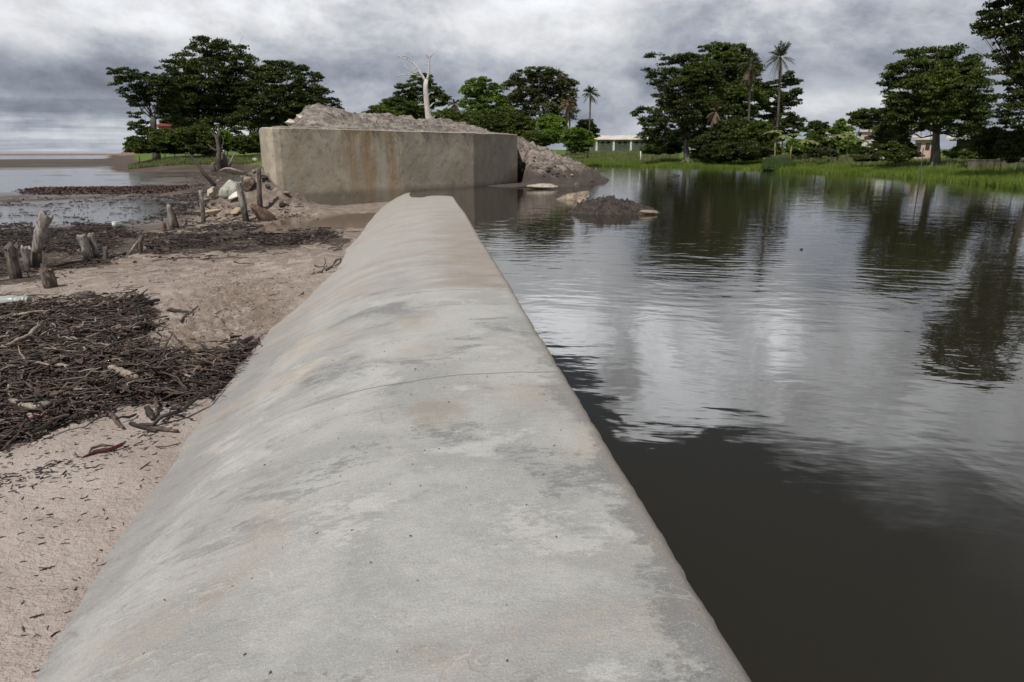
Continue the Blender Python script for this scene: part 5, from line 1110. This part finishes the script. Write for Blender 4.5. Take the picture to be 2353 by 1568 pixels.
# further large twigs in the heap that nothing tells apart
rng = np.random.default_rng(123); qs = sample_poly(PA2, 170, rng)
lab3 = {0: 'brown twig lying in the bed of twigs at left', 1: 'blackish twig lying in the bed of twigs at left', 2: 'pale tan twig lying in the bed of twigs at left'}
for i, (x_, y_) in enumerate(qs):
    kk = (0, 1, 0, 1, 2)[i % 5]; n1_ = 1; L = rng.uniform(.2, .75); z_ = float(ground(np.array([x_]), np.array([y_]))[0])+rng.uniform(.09, .15)
    v, f = stick_arrays(np.array([[x_, y_, z_]]), np.array([rng.normal(.25, .8)]), np.array([rng.normal(0, .12)]), np.array([L]), np.array([rng.uniform(.005, .015)]), np.array([rng.normal(0, .08)]), rng, 7, 7)
    o = mesh('driftwood_stick', v, f, (M_STK, M_STKD, M_STKL)[kk], smooth=True); tag(recentre(o), lab3[kk], 'stick', 'twigs in the heap at left')

# red pod
pod = empty('mangrove_pod', tuple(gz(230, 1045)), 'shiny dark red mangrove pod with curled tail lying on the pale foreground sand', 'seed pod')
def gp(px, py, h=0.0): q = gz(px, py); q[2] += h; return q
M_POD, nt, b = newmat('red_pod'); b.inputs['Base Color'].default_value = (.07, .008, .012, 1); b.inputs['Roughness'].default_value = .28
mb = MB(); k_ = (Vector(gp(230, 1045))-CAMP).dot(Fv)/FPX
mb.tube([gp(171, 1042, .010), gp(178, 1050, .006), (gp(190, 1053, .006)), gp(205, 1048, .010), gp(222, 1043, .016), gp(245, 1041, .020), gp(262, 1037, .024), gp(280, 1031, .030), gp(291, 1025, .036)], np.array([.8, 1.0, 1.6, 3.2, 4.2, 4.0, 4.4, 4.6, 2.0])*k_, 10); mb.build('pod', M_POD, pod)
mb = MB(); mb.tube([gp(206, 1044, .012), gp(212, 1036, .02), gp(235, 1032, .03), gp(262, 1033, .03)], np.array([2, 3, 3.4, 1.5])*k_, 8, .25, 2); mb.build('husk', M_STK, pod)
# bottle
bo = gp(30, 712); bt = empty('plastic_bottle', tuple(bo), 'milky white ribbed plastic bottle lying at the left edge above the twig heap', 'bottle')
M_PL, nt, b = newmat('milky_plastic'); b.inputs['Base Color'].default_value = (.30, .31, .295, 1); b.inputs['Roughness'].default_value = .35; b.inputs['Subsurface Weight'].default_value = .0
a = gp(-70, 716, .10); c = gp(66, 706, .10); k_ = (Vector(bo)-CAMP).dot(Fv)/FPX
t = np.linspace(0, 1, 60); rad = np.full(60, 14.5)
rad = np.interp(t, [0, .03, .55, .62, .74, .80, .83, .86, .90, .94, .97, 1], [8, 15, 15, 14.7, 15, 14, 11.8, 11.6, 12.6, 12.6, 12.8, 11])
for c0 in (.50, .535, .57, .885, .925): rad = rad-1.1*np.exp(-((t-c0)/.008)**2)
mb = MB(); mb.tube(a+(c-a)*t[:, None], rad*k_, 28); mb.build('body', M_PL, bt)
mb = MB(); e_ = (c-a)/np.linalg.norm(c-a); mb.tube(c+e_[None, :]*np.array([[-.004], [.0], [.03], [.034]]), np.array([10.2, 10.6, 10.6, 9.8])*k_, 24); mb.build('cap', M_PL, bt)
# cup
cu = gp(265, 524); cr_ = empty('white_cup', tuple(cu), 'small white plastic cup on the debris right of the pale post pair', 'cup'); k_ = (Vector(cu)-CAMP).dot(Fv)/FPX
mb = MB(); mb.tube([cu+np.array([0, 0, .0]), cu+np.array([.0, 0, 8*k_]), cu+np.array([.01, 0, 13*k_])], np.array([4.6, 5.6, 6.2])*k_, 16); M_CUP, nt, b = newmat('cup_plastic'); b.inputs['Base Color'].default_value = (.75, .77, .72, 1); mb.build('body', M_CUP, cr_)
mb = MB(); mb.tube([cu+np.array([.01, 0, 12.6*k_]), cu+np.array([.01, 0, 13.8*k_])], np.array([6.7, 6.7])*k_, 16); mb.build('rim', M_CUP, cr_)
mb = MB(); o_ = None
stick('pale pink plastic strip in the lower left of the heap', (72, 990), (118, 978), 4, mat_simple('pink_plastic', (.5, .22, .26), (.6, .3, .34), 5, .5), 'plastic_strip', 'plastic strip', lift=(.12, .12), seed=50)
for i, (px, py, lab) in enumerate([(505, 687, 'small yellow leaf on the top of the heap')]):
    pass
